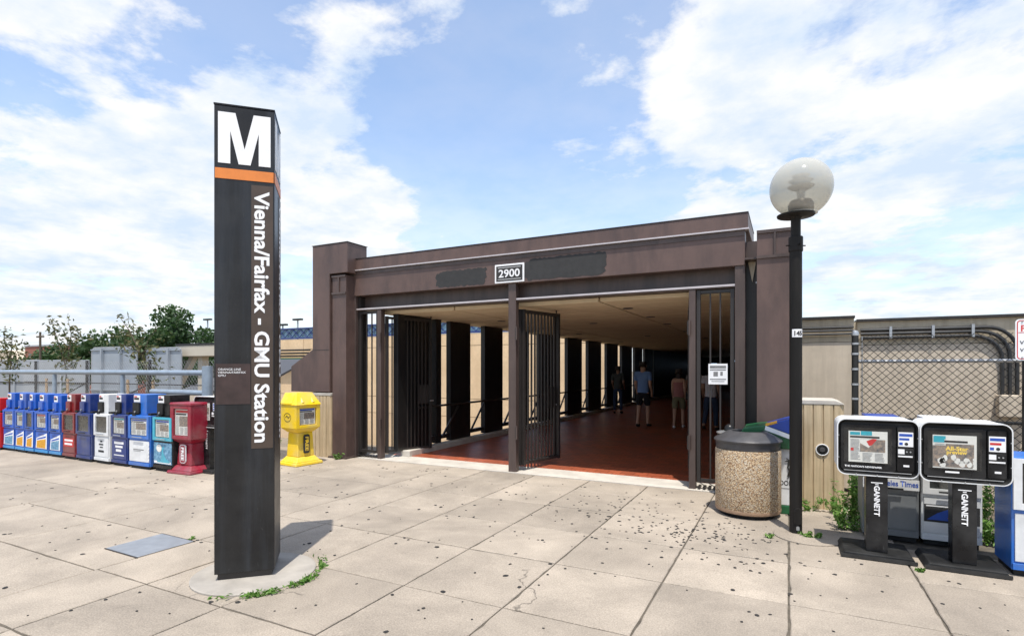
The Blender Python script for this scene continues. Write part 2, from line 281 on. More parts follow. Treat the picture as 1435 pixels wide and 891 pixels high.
# ------------------------------------------------------------------ mesh helpers
class MB:
    def __init__(s): s.v = []; s.f = []; s.mi = []; s.m = 0
    def add(s, vs, fs):
        o = len(s.v); s.v += [tuple(v) for v in vs]; s.f += [[i + o for i in f] for f in fs]; s.mi += [s.m] * len(fs); return s
    def box(s, x0, x1, y0, y1, z0, z1):
        return s.add([(x0,y0,z0),(x1,y0,z0),(x1,y1,z0),(x0,y1,z0),(x0,y0,z1),(x1,y0,z1),(x1,y1,z1),(x0,y1,z1)],
                     [(3,2,1,0),(4,5,6,7),(0,1,5,4),(1,2,6,5),(2,3,7,6),(3,0,4,7)])
    def rect(s, x0, x1, z0, z1, y):      # print on a front, facing -Y
        return s.add([(x0,y,z0),(x1,y,z0),(x1,y,z1),(x0,y,z1)], [(0,1,2,3)])
    def poly(s, pts, y): return s.add([(a, y, b) for a, b in pts], [list(range(len(pts)))])
    def prism(s, pts, y0, y1):           # (x,z) outline, counter-clockwise seen from -Y
        n = len(pts)
        return s.add([(a, y0, b) for a, b in pts] + [(a, y1, b) for a, b in pts],
                     [list(range(n)), list(range(2*n-1, n-1, -1))] + [(i, i+n, (i+1)%n+n, (i+1)%n) for i in range(n)])
    def prismz(s, pts, z0, z1):          # (x,y) outline, counter-clockwise seen from above
        n = len(pts)
        return s.add([(a, b, z0) for a, b in pts] + [(a, b, z1) for a, b in pts],
                     [list(range(n-1, -1, -1)), list(range(n, 2*n))] + [(i, (i+1)%n, (i+1)%n+n, i+n) for i in range(n)])
    def tube(s, p0, p1, r0, r1=None, n=10, cap=True):
        r1 = r0 if r1 is None else r1; p0 = Vector(p0); p1 = Vector(p1); d = (p1 - p0).normalized()
        a = d.orthogonal().normalized(); b = d.cross(a)
        vs = [p + (a * math.cos(2*math.pi*i/n) + b * math.sin(2*math.pi*i/n)) * r for p, r in ((p0, r0), (p1, r1)) for i in range(n)]
        fs = [(i, (i+1)%n, (i+1)%n+n, i+n) for i in range(n)]
        if cap: fs += [list(range(n-1,-1,-1)), list(range(n, 2*n))]
        return s.add(vs, fs)
    def path(s, pts, r, n=8):
        rs = r if isinstance(r, (list, tuple)) else [r] * len(pts); pts = [Vector(p) for p in pts]; vs = []; fs = []
        a = None
        for i, p in enumerate(pts):
            d = (pts[min(i+1, len(pts)-1)] - pts[max(i-1, 0)]).normalized()
            a = d.orthogonal().normalized() if a is None else (a - d * a.dot(d)).normalized()
            b = d.cross(a)
            vs += [p + (a * math.cos(2*math.pi*k/n) + b * math.sin(2*math.pi*k/n)) * rs[i] for k in range(n)]
        for i in range(len(pts)-1):
            fs += [(i*n+k, i*n+(k+1)%n, (i+1)*n+(k+1)%n, (i+1)*n+k) for k in range(n)]
        fs += [list(range(n-1,-1,-1)), list(range((len(pts)-1)*n, len(pts)*n))]
        return s.add(vs, fs)
    def lathe(s, prof, n=32, c=(0,0)):
        vs = [(c[0] + r*math.cos(2*math.pi*i/n), c[1] + r*math.sin(2*math.pi*i/n), z) for r, z in prof for i in range(n)]
        fs = [(j*n+i, j*n+(i+1)%n, (j+1)*n+(i+1)%n, (j+1)*n+i) for j in range(len(prof)-1) for i in range(n)]
        fs += [list(range(n-1,-1,-1)), list(range((len(prof)-1)*n, len(prof)*n))]
        return s.add(vs, fs)
    def build(s, name, mats, parent=None, smooth=False, bevel=0, loc=None, seg=2):
        me = bpy.data.meshes.new(name); me.from_pydata(s.v, [], s.f)
        if not isinstance(mats, (list, tuple)): mats = [mats]
        for m in mats: me.materials.append(M[m] if isinstance(m, str) else m)
        me.polygons.foreach_set('material_index', s.mi)
        if smooth:
            me.polygons.foreach_set('use_smooth', [True] * len(s.f))
            try: me.set_sharp_from_angle(angle=R(38))
            except Exception: pass
        me.update(); o = bpy.data.objects.new(name, me); COL.objects.link(o); o.parent = parent
        if loc: o.location = loc
        if bevel:
            b = o.modifiers.new('bevel', 'BEVEL'); b.width = bevel; b.segments = seg; b.limit_method = 'ANGLE'; b.angle_limit = R(40)
        return o
def tag(o, label, cat, group=None, kind=None):
    if label: o['label'] = label
    if cat: o['category'] = cat
    if group: o['group'] = group
    if kind: o['kind'] = kind
    return o
def thing(name, loc, label, cat, group=None, rz=0):
    o = bpy.data.objects.new(name, None); o.empty_display_size = .2; COL.objects.link(o)
    o.location = loc; o.rotation_euler = (0, 0, rz); return tag(o, label, cat, group)
def structure(o): o['kind'] = 'structure'; return o
def stuff(o): o['kind'] = 'stuff'; return o
def copy_tree(o, parent=None):
    c = o.copy(); COL.objects.link(c); c.parent = parent
    for ch in list(o.children): copy_tree(ch, c)
    return c
def rrect(x0, x1, z0, z1, r, n=6):
    pts = []
    for cx, cz, a in ((x1-r, z0+r, -90), (x1-r, z1-r, 0), (x0+r, z1-r, 90), (x0+r, z0+r, 180)):
        pts += [(cx + r*math.cos(R(a + 90*i/n)), cz + r*math.sin(R(a + 90*i/n))) for i in range(n+1)]
    return pts
_txt = {}
def text(body, h, m, parent, x, y, z, name='lettering', bold=.0, w=None, vertical=False, align='CENTER', shear=0, rz=0, up=False, label=None):
    """print in the plane of a front; vertical = turned a quarter clockwise, up = letters stacked"""
    cu = bpy.data.curves.new('t', 'FONT'); cu.body = body; cu.size = 1; cu.align_x = align; cu.align_y = 'CENTER'; cu.offset = bold; cu.shear = shear; cu.resolution_u = 3
    if up: cu.space_line = .82
    o = bpy.data.objects.new('t', cu); COL.objects.link(o); dg = bpy.context.evaluated_depsgraph_get(); dg.update()
    me = bpy.data.meshes.new_from_object(o.evaluated_get(dg)); bpy.data.objects.remove(o); bpy.data.curves.remove(cu)
    xs = [v.co.x for v in me.vertices]; ys = [v.co.y for v in me.vertices]
    if not xs: return None
    sx = (w / (max(xs) - min(xs))) if w else None
    nl = body.count('\n') + 1
    sy = h / (max(ys) - min(ys)) if (nl > 1 or not any(c in 'gjpqy' for c in body)) else h / .72
    if sx is None: sx = sy
    cx_, cy_ = (max(xs)+min(xs))/2, (max(ys)+min(ys))/2
    if align == 'LEFT': cx_ = min(xs)
    for v in me.vertices:
        u, t_ = (v.co.x - cx_) * sx, (v.co.y - cy_) * sy
        if vertical: u, t_ = t_, -u
        v.co = (u, 0, t_)
    me.materials.clear(); me.materials.append(M[m]); me.name = name
    ob = bpy.data.objects.new(name, me); COL.objects.link(ob); ob.parent = parent; ob.location = (x, y, z); ob.rotation_euler = (0, 0, rz)
    return ob
def newspaper(parent, x0, x1, z0, z1, y, seed=0, style=0):
    r = random.Random(seed); b = MB(); W = x1-x0; H = z1-z0
    b.box(x0, x1, y, y+.004, z0, z1)
    b.m = r.choice([4, 5, 6]) if style == 0 else 4
    b.rect(x0+W*.04, x1-W*.04 if style != 1 else x0+W*.30, z1-H*.13, z1-H*.03, y-.001); 
    b.m = 2; b.rect(x0+W*.04, x0+W*.80, z1-H*.22, z1-H*.16, y-.001)
    b.m = 3; b.rect(x0+W*.30, x1-W*.06, z0+H*.34, z1-H*.26, y-.001)
    b.m = 1
    for c in range(3):
        a = x0 + W*(.05 + .315*c); zt = z0+H*.30 if c else z1-H*.27
        while zt > z0+H*.05:
            b.rect(a, a+W*.26*r.uniform(.75, 1), zt-H*.016, zt, y-.001); zt -= H*.04
    return b.build('newspaper', ['paper', 'ink', 'inkb', 'photo', 'cyan', 'pred', 'pblue'], parent)
def leaves(n, sampler, size, r, up=.3, fold=.25, name='foliage', m='leafd', parent=None, loc=None, aspect=.5):
    v = []; f = []; tone = []
    for _ in range(n):
        p, tn = sampler(r); p = Vector(p)
        d = Vector((r.gauss(0,1), r.gauss(0,1), r.gauss(0,1) + up)).normalized(); a = d.orthogonal().normalized()
        a = (Matrix.Rotation(r.uniform(0, 6.283), 3, d) @ a); b = d.cross(a); s = size * r.uniform(.6, 1.3); o = len(v)
        v += [p - a*s, p + b*s*aspect + d*s*fold, p + a*s, p - b*s*aspect + d*s*fold]; f += [(o, o+1, o+2), (o, o+2, o+3)]; tone += [tn + r.uniform(-.25, .25)] * 2
    me = bpy.data.meshes.new(name); me.from_pydata([tuple(x) for x in v], [], f); me.materials.append(M[m])
    at = me.attributes.new('tone', 'FLOAT', 'FACE'); at.data.foreach_set('value', [min(1, max(0, x)) for x in tone])
    o = bpy.data.objects.new(name, me); COL.objects.link(o); o.parent = parent
    if loc: o.location = loc
    return o

# ================================================================== the setting
def ground():
    b = MB(); ys = [-400, -30, 4.5, 9.2, 10.5, 14, 40, 200, 1500]; xs = [-1500, -300, -60, -25, -8.6, 5, 12, 60, 300, 1500]
    hz_ = {-400: -.05, -30: -.05, 4.5: -.05, 9.2: -.05, 10.5: -.4, 14: -4.8, 40: -5, 200: -5, 1500: -5}
    n = len(xs); vs = [(x, y, hz_[y]) for y in ys for x in xs]
    b.add(vs, [(j*n+i, j*n+i+1, (j+1)*n+i+1, (j+1)*n+i) for j in range(len(ys)-1) for i in range(n-1)])
    structure(b.build('ground', 'soil'))
    a = MB().add([(-120, 15, -4.9), (120, 15, -4.9), (120, 29, -4.9), (-120, 29, -4.9)], [(0,1,2,3)]); structure(a.build('road', 'asphalt'))
ground()
pav = structure(MB().add([(-17.2, -3.4, -.014), (5.2, -3.4, -.014), (5.2, 7.62, -.014), (-17.2, 7.62, -.014)], [(0,1,2,3)]).build('pavement', 'joint'))
XL = [-17, -15.1, -13.35, -11.6, -9.85, -8.1, -6.52, -4.94, -4.28, -3.42, -2.55, -1.72, -.85, 0, .875, 1.73, 2.6, 3.46, 4.3, 5.15]
YL = [-3.3, -1.75, -.88, -.02, .8, 1.6, 2.39, 3.24, 4.17, 5.05, 5.93, 6.8]
def slab(x0, x1, y0, y1):
    g = .0045 + random.uniform(0, .003); z = random.uniform(-.0025, .0); c = .006
    b = MB(); C4 = [(x0+g, y0+g), (x1-g, y0+g), (x1-g, y1-g), (x0+g, y1-g)]; mx_, my_ = (x0+x1)/2, (y0+y1)/2; pts = []
    for i in range(4):                    # worn, slightly ragged arrises
        (ax, ay), (bx_, by_) = C4[i], C4[(i+1)%4]; ns = 9
        for k in range(ns):
            u = k/ns; e = 0 if k == 0 else max(0, random.gauss(.0005, .0022)) + (random.uniform(.004, .012) if random.random() < .05 else 0)
            px, py = ax + (bx_-ax)*u, ay + (by_-ay)*u
            if i % 2 == 0: py += e * (1 if i == 0 else -1)
            else: px += e * (-1 if i == 1 else 1)
            pts.append((px, py))
    n = len(pts); ins = [(p[0] + c*(1 if p[0] < mx_ else -1), p[1] + c*(1 if p[1] < my_ else -1)) for p in pts]
    b.add([(*p, -.06) for p in pts] + [(*p, z-.005) for p in pts] + [(*p, z) for p in ins],
          [(i, (i+1)%n, (i+1)%n+n, i+n) for i in range(n)] + [(i+n, (i+1)%n+n, (i+1)%n+2*n, i+2*n) for i in range(n)] + [list(range(2*n, 3*n))])
    b.build('slab', 'pave', pav)
for i in range(len(XL)-1):
    x0, x1 = XL[i], XL[i+1]
    yl = YL + [7.5]
    if x1 <= -8.0: yl = [-3.3, -1.2, .4, 2.1, 3.92, 5.9]
    elif x1 <= -4.9: yl = [-3.3, -1.2, .8, 1.6, 2.37, 3.19, 4.17, 5.05, 5.93, 6.8, 7.5]
    for j in range(len(yl)-1):
        if x0 > .5 and yl[j] > 5.9: continue
        slab(x0, x1, yl[j], yl[j+1])

# gum trodden into the pavement: denser near the bin
def gum():
    b = MB(); r = random.Random(5)
    def spot(x, y, s):
        n = 7; a0 = r.uniform(0, 6.28); e = r.uniform(.6, 1); pts = []
        for i in range(n):
            a = 6.283*i/n; q = s * r.uniform(.75, 1.15); u, v_ = q*math.cos(a), q*e*math.sin(a)
            pts.append((x + u*math.cos(a0) - v_*math.sin(a0), y + u*math.sin(a0) + v_*math.cos(a0)))
        b.add([(p[0], p[1], .0005) for p in pts] + [(x + (p[0]-x)*.8, y + (p[1]-y)*.8, .0035) for p in pts], [(i, (i+1)%n, (i+1)%n+n, i+n) for i in range(n)] + [list(range(n, 2*n))])
    for _ in range(620):
        x, y = r.uniform(-9.5, 3.2), r.uniform(.8, 7.3)
        if x > .1 and y > 5.3: continue
        spot(x, y, r.choice([.008, .010, .012, .015, .019, .024]))
    for _ in range(200):
        a = r.uniform(0, 6.28); d = abs(r.gauss(0, .55)) + .1; x, y = -.75 + d*math.cos(a)*1.15, 5.55 + d*math.sin(a)*.8
        if (x+.41)**2 + (y-6.61)**2 < .13 or y > 7.2: continue
        spot(x, y, r.choice([.009, .012, .015, .020]))
    for _ in range(90): spot(r.gauss(-1.6, .8), r.gauss(6.2, .6), r.choice([.010, .013, .017]))
    tag(b.build('gum_spots', 'gum'), 'black trodden chewing gum spots scattered over the pale paving', 'gum', kind='stuff')
gum()
# threshold and floor of the passage
structure(MB().box(-6.95, -.55, 7.5, 8.06, -.08, .004).build('threshold', 'pale'))
structure(MB().box(-6.6, -.4, 8.06, 52, -.3, .008).build('floor', 'tile'))
for x0, x1 in ((-7.5, -6.95),): structure(MB().box(x0, x1, 7.5, 8.06, -.1, -.004).build('sill_strip', 'pave'))

# ================================================================== station entrance
ST = thing('station_entrance', (-3.85, 7.5, 0), 'brown steel station entrance numbered 2900 with open gates and covered passage', 'building')
ox, oy = -3.85, 7.5
class P(MB):                      # parts given in world metres, stored relative to the entrance
    def build(s, name, mats, parent=ST, **k):
        if parent is ST: s.v = [(a-ox, b-oy, c) for a, b, c in s.v]
        return MB.build(s, name, mats, parent, **k)
rf = P().box(-7.19, -.46, 7.512, 8.75, 3.392, 3.585).build('roof_fascia', 'brown', bevel=.006)
MB().box(-7.20-ox, -.45-ox, 7.492-oy, 7.60-oy, 3.372, 3.3905).build('drip_edge', 'drip', rf)
MB().box(-7.195-ox, -.455-ox, 7.504-oy, 8.76-oy, 3.5865, 3.597).build('capping', 'iron', rf)
bm_ = P().box(-7.15, -.50, 7.535, 7.76, 2.925, 3.3705).build('main_beam', 'brown', bevel=.004)
MB().box(-7.15-ox, -.50-ox, 7.525-oy, 7.5345-oy, 3.30, 3.365).build('beam_flange', 'brown2', bm_)
def blotch(x0, x1, z0, z1, seed, tail=0):
    r = random.Random(seed); pts = []
    n = 34
    for i in range(n): pts.append((x0 + (x1-x0)*i/n, z0 + r.uniform(-.01, .012) + (.03 if i < 2 else 0)))
    for i in range(7): pts.append((x1 + r.uniform(-.02, .03), z0 + .05 + (z1-z0-.08)*i/6))
    for i in range(n, 0, -1): pts.append((x0 + (x1-x0)*i/n, z1 + r.uniform(-.016, .012) - (.04 if i < 3 else 0)))
    for i in range(7, 0, -1): pts.append((x0 + r.uniform(-.02, .02), z0 + .05 + (z1-z0-.08)*i/8))
    b = MB(); b.prism([(a-ox, c) for a, c in pts], 7.5315-oy, 7.5345-oy); return b.build('paint_patch', 'patch', bm_)
blotch(-5.25, -4.30, 2.955, 3.215, 1); blotch(-3.62, -2.34, 2.955, 3.275, 2)
P().box(-7.02, -.62, 7.74, 7.80, 2.70, 2.926).build('header_plate', 'brown2')
P().box(-7.02, -.62, 7.57, 7.735, 2.655, 2.70).build('gate_header', 'drip' if 0 else 'brown2', bevel=.004)
P().box(-7.02, -.62, 7.560, 7.569, 2.672, 2.697).build('header_trim', 'drip')
P().box(-7.15, -7.03, 7.55, 7.78, 0, 2.925).build('jamb', 'brown2', bevel=.004)
P().box(-.62, -.50, 7.55, 7.78, 0, 2.925).build('jamb', 'brown2', bevel=.004)
# roof of the passage and its ceiling of narrow boards in three strips
P().box(-7.0, -.40, 8.755, 52, 2.72, 3.2).build('roof_slab', 'brown2')
P().box(-6.95, -.62, 7.801, 8.754, 2.70, 3.38).build('soffit_box', 'brown2')
for x0, x1 in ((-6.62, -5.075), (-5.045, -2.525), (-2.495, -.55)):
    b = P(); y = 7.80; r = random.Random(3)
    while y < 51.5:
        dz = r.uniform(-.002, .002); b.box(x0, x1, y, y+.288, 2.60+dz, 2.655); y += .30
    b.build('ceiling_strip', 'ceil')
P().box(-6.65, -.52, 7.79, 52, 2.656, 2.6995).build('ceiling_backing', 'groove')
for x, y in ((-2.36, 8.85), (-2.36, 10.5), (-2.40, 12.3), (-2.42, 14.9), (-5.33, 10.0), (-5.4, 12.3), (-5.33, 14.7), (-5.5, 19.7), (-3.8, 11.4), (-3.8, 16.5), (-2.4, 18.5), (-2.4, 22.5)):
    l = P().lathe([(.075, 2.594), (.085, 2.590), (.085, 2.597), (.07, 2.599)], 16, (x, y)).build('downlight', 'lidm')
    MB().lathe([(.001, 2.5955), (.055, 2.5955)], 12, (x-ox, y-oy)).build('lamp', 'glow', l)
# flank of the passage: black panels with gaps, kerb, rail and braces
fl = P().box(-6.36, -6.16, 8.0, 51, 0, .11).build('kerb', 'pale', bevel=.01)
for y0, y1 in ((7.86, 8.87), (9.06, 9.24), (9.58, 10.38), (11.02, 11.91), (12.5, 13.45), (14.15, 15.5), (16.35, 17.7), (18.37, 19.85), (20.58, 22.1), (22.72, 24.4), (24.9, 26.35), (26.85, 28.6), (28.8, 51)):
    P().box(-6.42, -6.31, y0, y1, .111, 2.66).build('side_panel', 'blackpanel', bevel=.004)
P().box(-6.40, -6.33, 8.0, 51, .18, .26).build('bottom_rail', 'iron')
P().tube((-6.24, 8.4, .87), (-6.24, 50, .87), .022, n=8).build('handrail', 'iron', smooth=True)
for y in (9.28, 10.38, 11.95, 13.5, 15.52, 17.72, 19.87, 22.12, 24.4, 26.4):
    P().tube((-6.30, y-.02, .22), (-6.30, y+.62, .86), .026, n=6).build('brace', 'iron')
P().box(-.60, -.45, 7.785, 51, 0, 2.66).build('passage_wall', 'blackpanel')  # right side closed solid and made black to keep the passage dark
for y in (9, 10.5, 12, 13.5, 15, 16.5, 18): P().box(-.64, -.602, y, y+.10, 0, 2.6).build('pilaster', 'iron')
P().box(-6.6, -.4, 51, 51.2, -.2, 2.8).build('end_wall', 'blackpanel')
for x, z, ww, hh, y in ((-5.6, 1.95, .5, .10, 46), (-4.3, 1.7, .18, .14, 44), (-3.5, 2.1, .5, .10, 40), (-2.4, 1.6, .16, .16, 38), (-1.7, 1.9, .12, .35, 30)):
    P().box(x, x+ww, y, y+.06, z, z+hh).build('lit_display', 'glowb')
# number plate
npl = thing('number_plate', (-3.865, 7.532, 3.085), 'white framed black plate reading 2900 on the entrance beam', 'sign')
MB().box(-.255, .255, -.022, -.0045, -.145, .145).build('plate', 'white', npl, bevel=.003)
MB().box(-.228, .228, -.025, -.0225, -.118, .118).build('field', 'patch', npl)
MB().box(-.20, .20, -.0265, -.0255, .088, .094).box(-.20, .20, -.0265, -.0255, -.094, -.088).build('rule', 'white', npl)
text('2900', .125, 'white', npl, 0, -.0275, 0, bold=.02, w=.37)
# corner tower, columns and their fluted plinths
tw = P().prism([(-8.40, 1.18), (-7.42, 1.18), (-7.42, 3.32), (-6.99, 3.32), (-6.99, 3.855), (-7.84, 3.855), (-7.84, 1.96), (-8.40, 1.65)], 7.30, 7.80).build('tower', 'brown', bevel=.006)
MB().box(-7.85-ox, -6.98-ox, 7.29-oy, 7.81-oy, 3.8565, 3.868).build('capping', 'iron', tw)
MB().box(-7.84-ox, -7.425-ox, 7.2975-oy, 7.2995-oy, 1.944, 1.952).build('seam', 'iron', tw)
P().box(-7.45, -6.98, 7.62, 7.79, 0, 3.31).build('tower_back', 'iron')
def column(x0, x1, y0):
    c = P().box(x0, x1, y0, y0+.30, 0, 3.285).build('column', 'brown', bevel=.005)
    for n_, a in (('band', (x0, x1, y0-.022, y0-.0005, 2.945, 2.98)), ('band', (x0, x1, y0-.022, y0-.0005, 3.25, 3.288)), ('stiffener', ((x0+x1)/2-.012, (x0+x1)/2+.012, y0-.021, y0-.0005, 2.981, 3.249)),
                  ('base_plate', (x0-.05, x1+.05, y0-.06, y0+.35, 0.002, .028))):
        q = MB().box(a[0]-ox, a[1]-ox, a[2]-oy, a[3]-oy, a[4], a[5]).build(n_, 'brown2', c)
column(-7.39, -7.06, 7.34); column(-.35, .05, 7.30)
gp = P().box(-.50, -.355, 7.74, 7.78, 0, 3.26).build('gap_plate', 'iron')
for z in (2.72, 3.0, 3.07, 3.14, 3.2): MB().tube((-.375-ox, 7.739-oy, z), (-.375-ox, 7.725-oy, z), .012, n=6).build('bolt', 'steel', gp)
P().box(-.50, -.36, 7.50, 7.735, 2.985, 3.01).box(-.50, -.36, 7.70, 7.735, 3.011, 3.25).build('bracket', 'brown2')
P().prism([(-.47, 2.98), (-.38, 2.98), (-.42, 2.72)][::-1], 7.66, 7.70).build('gusset', 'conc')
# gates: bars in frames
def leaf(p0, p1, top, name, dense, lockside=1):
    p0 = Vector((*p0, 0)); p1 = Vector((*p1, 0)); d = (p1-p0); Ln = d.length; a = math.atan2(d.y, d.x)
    fr = MB(); fr.box(0, .05, -.025, .025, .09, top).box(Ln-.05, Ln, -.025, .025, .09, top).box(.0505, Ln-.0505, -.022, .022, .10, .145).box(.0505, Ln-.0505, -.022, .022, top-.05, top-.005)
    o = fr.build(name, 'iron', ST, bevel=.003); o.location = (p0.x-ox, p0.y-oy, 0); o.rotation_euler = (0, 0, a)
    n = int((Ln-.1)/dense)
    bar = None
    for i in range(1, n):
        x = .05 + (Ln-.1)*i/n
        if bar is None: bar = MB().box(-.0095, .0095, -.0095, .0095, .146, top-.051).build('bar', 'iron', o)
        else:
            b2 = bar.copy(); COL.objects.link(b2); bar2 = b2
            bar2.location = (x, 0, 0); continue
        bar.location = (x, 0, 0)
    return o, Ln
def hinges(x, y, zs=(.62, 2.15)):
    for z in zs:
        h_ = P().box(x-.012, x+.028, y-.075, y-.0505, z-.09, z+.09).build('hinge', 'iron'); MB().tube((x+.02-ox, y-.085-oy, z-.10), (x+.02-ox, y-.085-oy, z+.10), .014, n=8).build('hinge_pin', 'brown2', h_)
def gate_post(x, y, w_, top): return P().box(x-w_/2, x+w_/2, y-.05, y+.06, 0, top).build('gate_post', 'brown2', bevel=.004)
gate_post(-6.50, 7.62, .085, 2.654); gate_post(-3.835, 7.60, .13, 2.93); gate_post(-1.15, 7.62, .085, 2.654)
hinges(-6.47, 7.62); hinges(-3.76, 7.60); hinges(-1.20, 7.62)
leaf((-7.0, 7.63), (-6.55, 7.63), 2.65, 'fixed_grille', .095)
leaf((-1.10, 7.63), (-.63, 7.63), 2.65, 'fixed_grille', .115)
g1, l1 = leaf((-6.46, 7.70), (-6.12, 8.62), 2.55, 'gate_leaf', .078)
g2, l2 = leaf((-3.79, 7.69), (-3.56, 8.66), 2.54, 'gate_leaf', .085); leaf((-3.73, 7.71), (-3.49, 8.64), 2.54, 'gate_leaf', .085)
leaf((-1.19, 7.70), (-1.36, 8.70), 2.54, 'gate_leaf', .085)
for g_, l_ in ((g1, l1), (g2, l2)):
    MB().box(l_-.30, l_-.052, .012, .018, .95, 1.30).build('lock_plate', 'iron', g_); MB().tube((l_-.025, -.03, 2.2), (l_-.025, -.03, 2.64), .012, n=6).build('drop_bolt', 'iron', g_)
    MB().tube((l_-.06, -.05, 1.0), (l_+.02, -.05, 1.0), .012, n=6).build('handle', 'steel', g_)
for x0, x1 in ((-7.0, -6.55), (-1.08, -.63)):
    b = P(); 
    for i in range(7): b.box(x0 + (x1-x0)*i/7, x0 + (x1-x0)*(i+.5)/7, 7.56, 7.70, .02, .045)
    b.build('foot_grille', 'iron')
gs = thing('gate_notice', (-.83, 7.605, 1.535), 'small white printed notice wired to the right gate bars', 'sign')
b = MB().box(-.118, .118, -.008, 0, -.135, .135); b.m = 1
for z0, z1, x0, x1 in ((.075, .11, -.10, .10), (.048, .062, -.10, .10), (-.03, .03, -.055, .0), (-.02, .03, .03, .06), (-.075, -.062, -.10, .10), (-.10, -.092, -.08, .08)): b.rect(x0, x1, z0, z1, -.0095)
b.build('panel', ['white', 'ink'], gs)

# fluted concrete plinths
def fluted(name, x0, x1, y0, y1, h, label, round_end, vent):
    t_ = thing(name, (x0, y0, 0), label, 'wall'); W = x1-x0; pts = []; n = int(W/.088)
    for i in range(n):
        a, c = W*i/n, W*(i+1)/n
        if i == n-1 and round_end: pts += [(a, 0), (c-.05, 0), (c-.012, .02), (c, .07)]
        else: pts += [(a, 0), (c-.014, 0), (c-.010, .014), (c-.003, .014)]
    pts += [(W, y1-y0), (0, y1-y0)]
    MB().prismz(pts, 0, h-.05).build('body', 'flute', t_)
    o = MB().prism(rrect(-.004, W+.002, h-.0495, h, .012) if not round_end else [(-.004, h-.0495), (W-.02, h-.0495), (W, h-.08+.031), (W-.03, h-.02), (W-.09, h), (-.004, h)], -.006, y1-y0).build('coping', 'pale', t_, bevel=.006)
    if vent:
        v_ = MB().add([], []); v_.path([(vent[0] + .062*math.cos(a), -.008, vent[1] + .062*math.sin(a)) for a in [6.2832*i/24 for i in range(25)]],   .006, 6)
        q = v_.build('vent_ring', 'white', t_, smooth=True)
        MB().tube((vent[0], .002, vent[1]), (vent[0], -.010, vent[1]), .060, .056, 24).build('vent_cap', 'blackm', q)
        MB().tube((vent[0], -.0125, vent[1]), (vent[0], -.02, vent[1]), .028, .024, 16).build('vent_plug', 'lidm', q)
    return t_
fluted('fluted_plinth', .055, .56, 7.15, 7.75, 1.245, 'tan fluted concrete plinth with round vent, right of the entrance', True, (.285, .68))
fluted('fluted_plinth', -8.05, -7.40, 7.31, 7.75, 1.165, 'fluted concrete plinth under the brown tower behind yellow news box', False, None)

# retaining walls on the right
def rwall(x0, x1, y, zt, label, lip=True):
    t_ = thing('concrete_wall', (x0, y, 0), label, 'wall'); Wd = x1-x0
    MB().box(0, Wd, 0, .3, 0, zt-.34).build('panel', 'concw', t_, bevel=.006)
    MB().box(-.004, Wd+.004, .02, .3, zt-.335, zt-.02).build('band', 'conc', t_, bevel=.006)
    MB().box(-.01, Wd+.01, -.03, .32, zt-.0195, zt+.012).build('capping', 'iron', t_)
    return t_
w1 = rwall(.02, .775, 8.55, 2.30, 'grey concrete wall panel with three conduits, behind the round-vent plinth')
w2 = rwall(.83, 4.6, 8.70, 2.26, 'long concrete wall behind the chain link fence on the right')
MB().box(-.056, -.002, .05, .25, 0, 2.24).build('joint_post', 'conc', w2)
for k in range(3):
    z = 2.07 + .045*k
    MB().tube((0, -.03, z), (.75, -.03, z), .016, n=8).build('conduit', 'conduit', w1, smooth=True)
    r_ = .30 + .05*k; xb = 1.50 + .07*k; z2 = 2.02 + .05*k
    pts = [(.03, -.035, z2)] + [(xb - .30 + .30*math.sin(a), -.035, z2 - .30 + .30*math.cos(a)) for a in [R(90)*i/8 for i in range(9)]] + [(xb, -.035, 1.29)]
    MB().path(pts, .022, 8).build('conduit', 'conduit', w2, smooth=True)
MB().box(1.44, 1.73, -.14, -.005, 1.02, 1.285).build('junction_box', 'concw', w2, bevel=.01)
for x in (.35, .8, 1.2): MB().box(x, x+.03, -.062, -.006, 2.0, 2.16).build('conduit_strap', 'steel', w2)

# chain link fences
def chain(x0, x1, z0, z1, y, s, rad, parent, name='mesh', m='wire'):
    b = MB(); H = z1-z0; n = int((x1-x0+H)/s)+1
    def seg(xa, za, xb, zb, dy):
        if abs(xb-xa) < 1e-4: return
        b.tube((xa, y+dy, za), (xb, y+dy, zb), rad, n=4, cap=False)
    for i in range(n):
        c = x0 - H + i*s                     # rising wires
        xa, xb = max(c, x0), min(c+H, x1)
        if xb > xa: seg(xa, z0 + (xa-c), xb, z0 + (xb-c), .004)
        if xb > xa: seg(x0+x1-xa, z0 + (xa-c), x0+x1-xb, z0 + (xb-c), -.004)
    return b.build(name, m, parent)
cf = thing('chain_link_fence', (.70, 7.6, 0), 'black chain link fence with mid rail behind the news racks', 'fence')
MB().tube((0, 0, 0), (0, 0, 2.0), .036, n=12).build('post', 'wire', cf, smooth=True)
MB().lathe([(.04, 1.995), (.042, 2.02), (.03, 2.05), (.005, 2.06)], 12).build('post_cap', 'steel', cf, smooth=True)
for z in (.35, .7, 1.05, 1.25, 1.42, 1.6, 1.78, 1.9): MB().tube((0, 0, z-.012), (0, 0, z+.012), .042, n=12).build('tension_band', 'steel', cf)
MB().tube((.07, 0, .1), (.07, 0, 1.98), .006, n=6).build('tension_bar', 'steel', cf)
MB().tube((0, .03, 1.69), (3.9, .03, 1.69), .020, n=8).build('rail', 'steel', cf, smooth=True)
MB().tube((0, .03, 1.02), (3.9, .03, 1.02), .018, n=8).build('rail', 'wire', cf, smooth=True)
MB().tube((3.9, 0, 0), (3.9, 0, 2.0), .036, n=12).build('post', 'wire', cf, smooth=True)
chain(.05, 3.88, .08, 1.99, -.03, .081, .0044, cf)

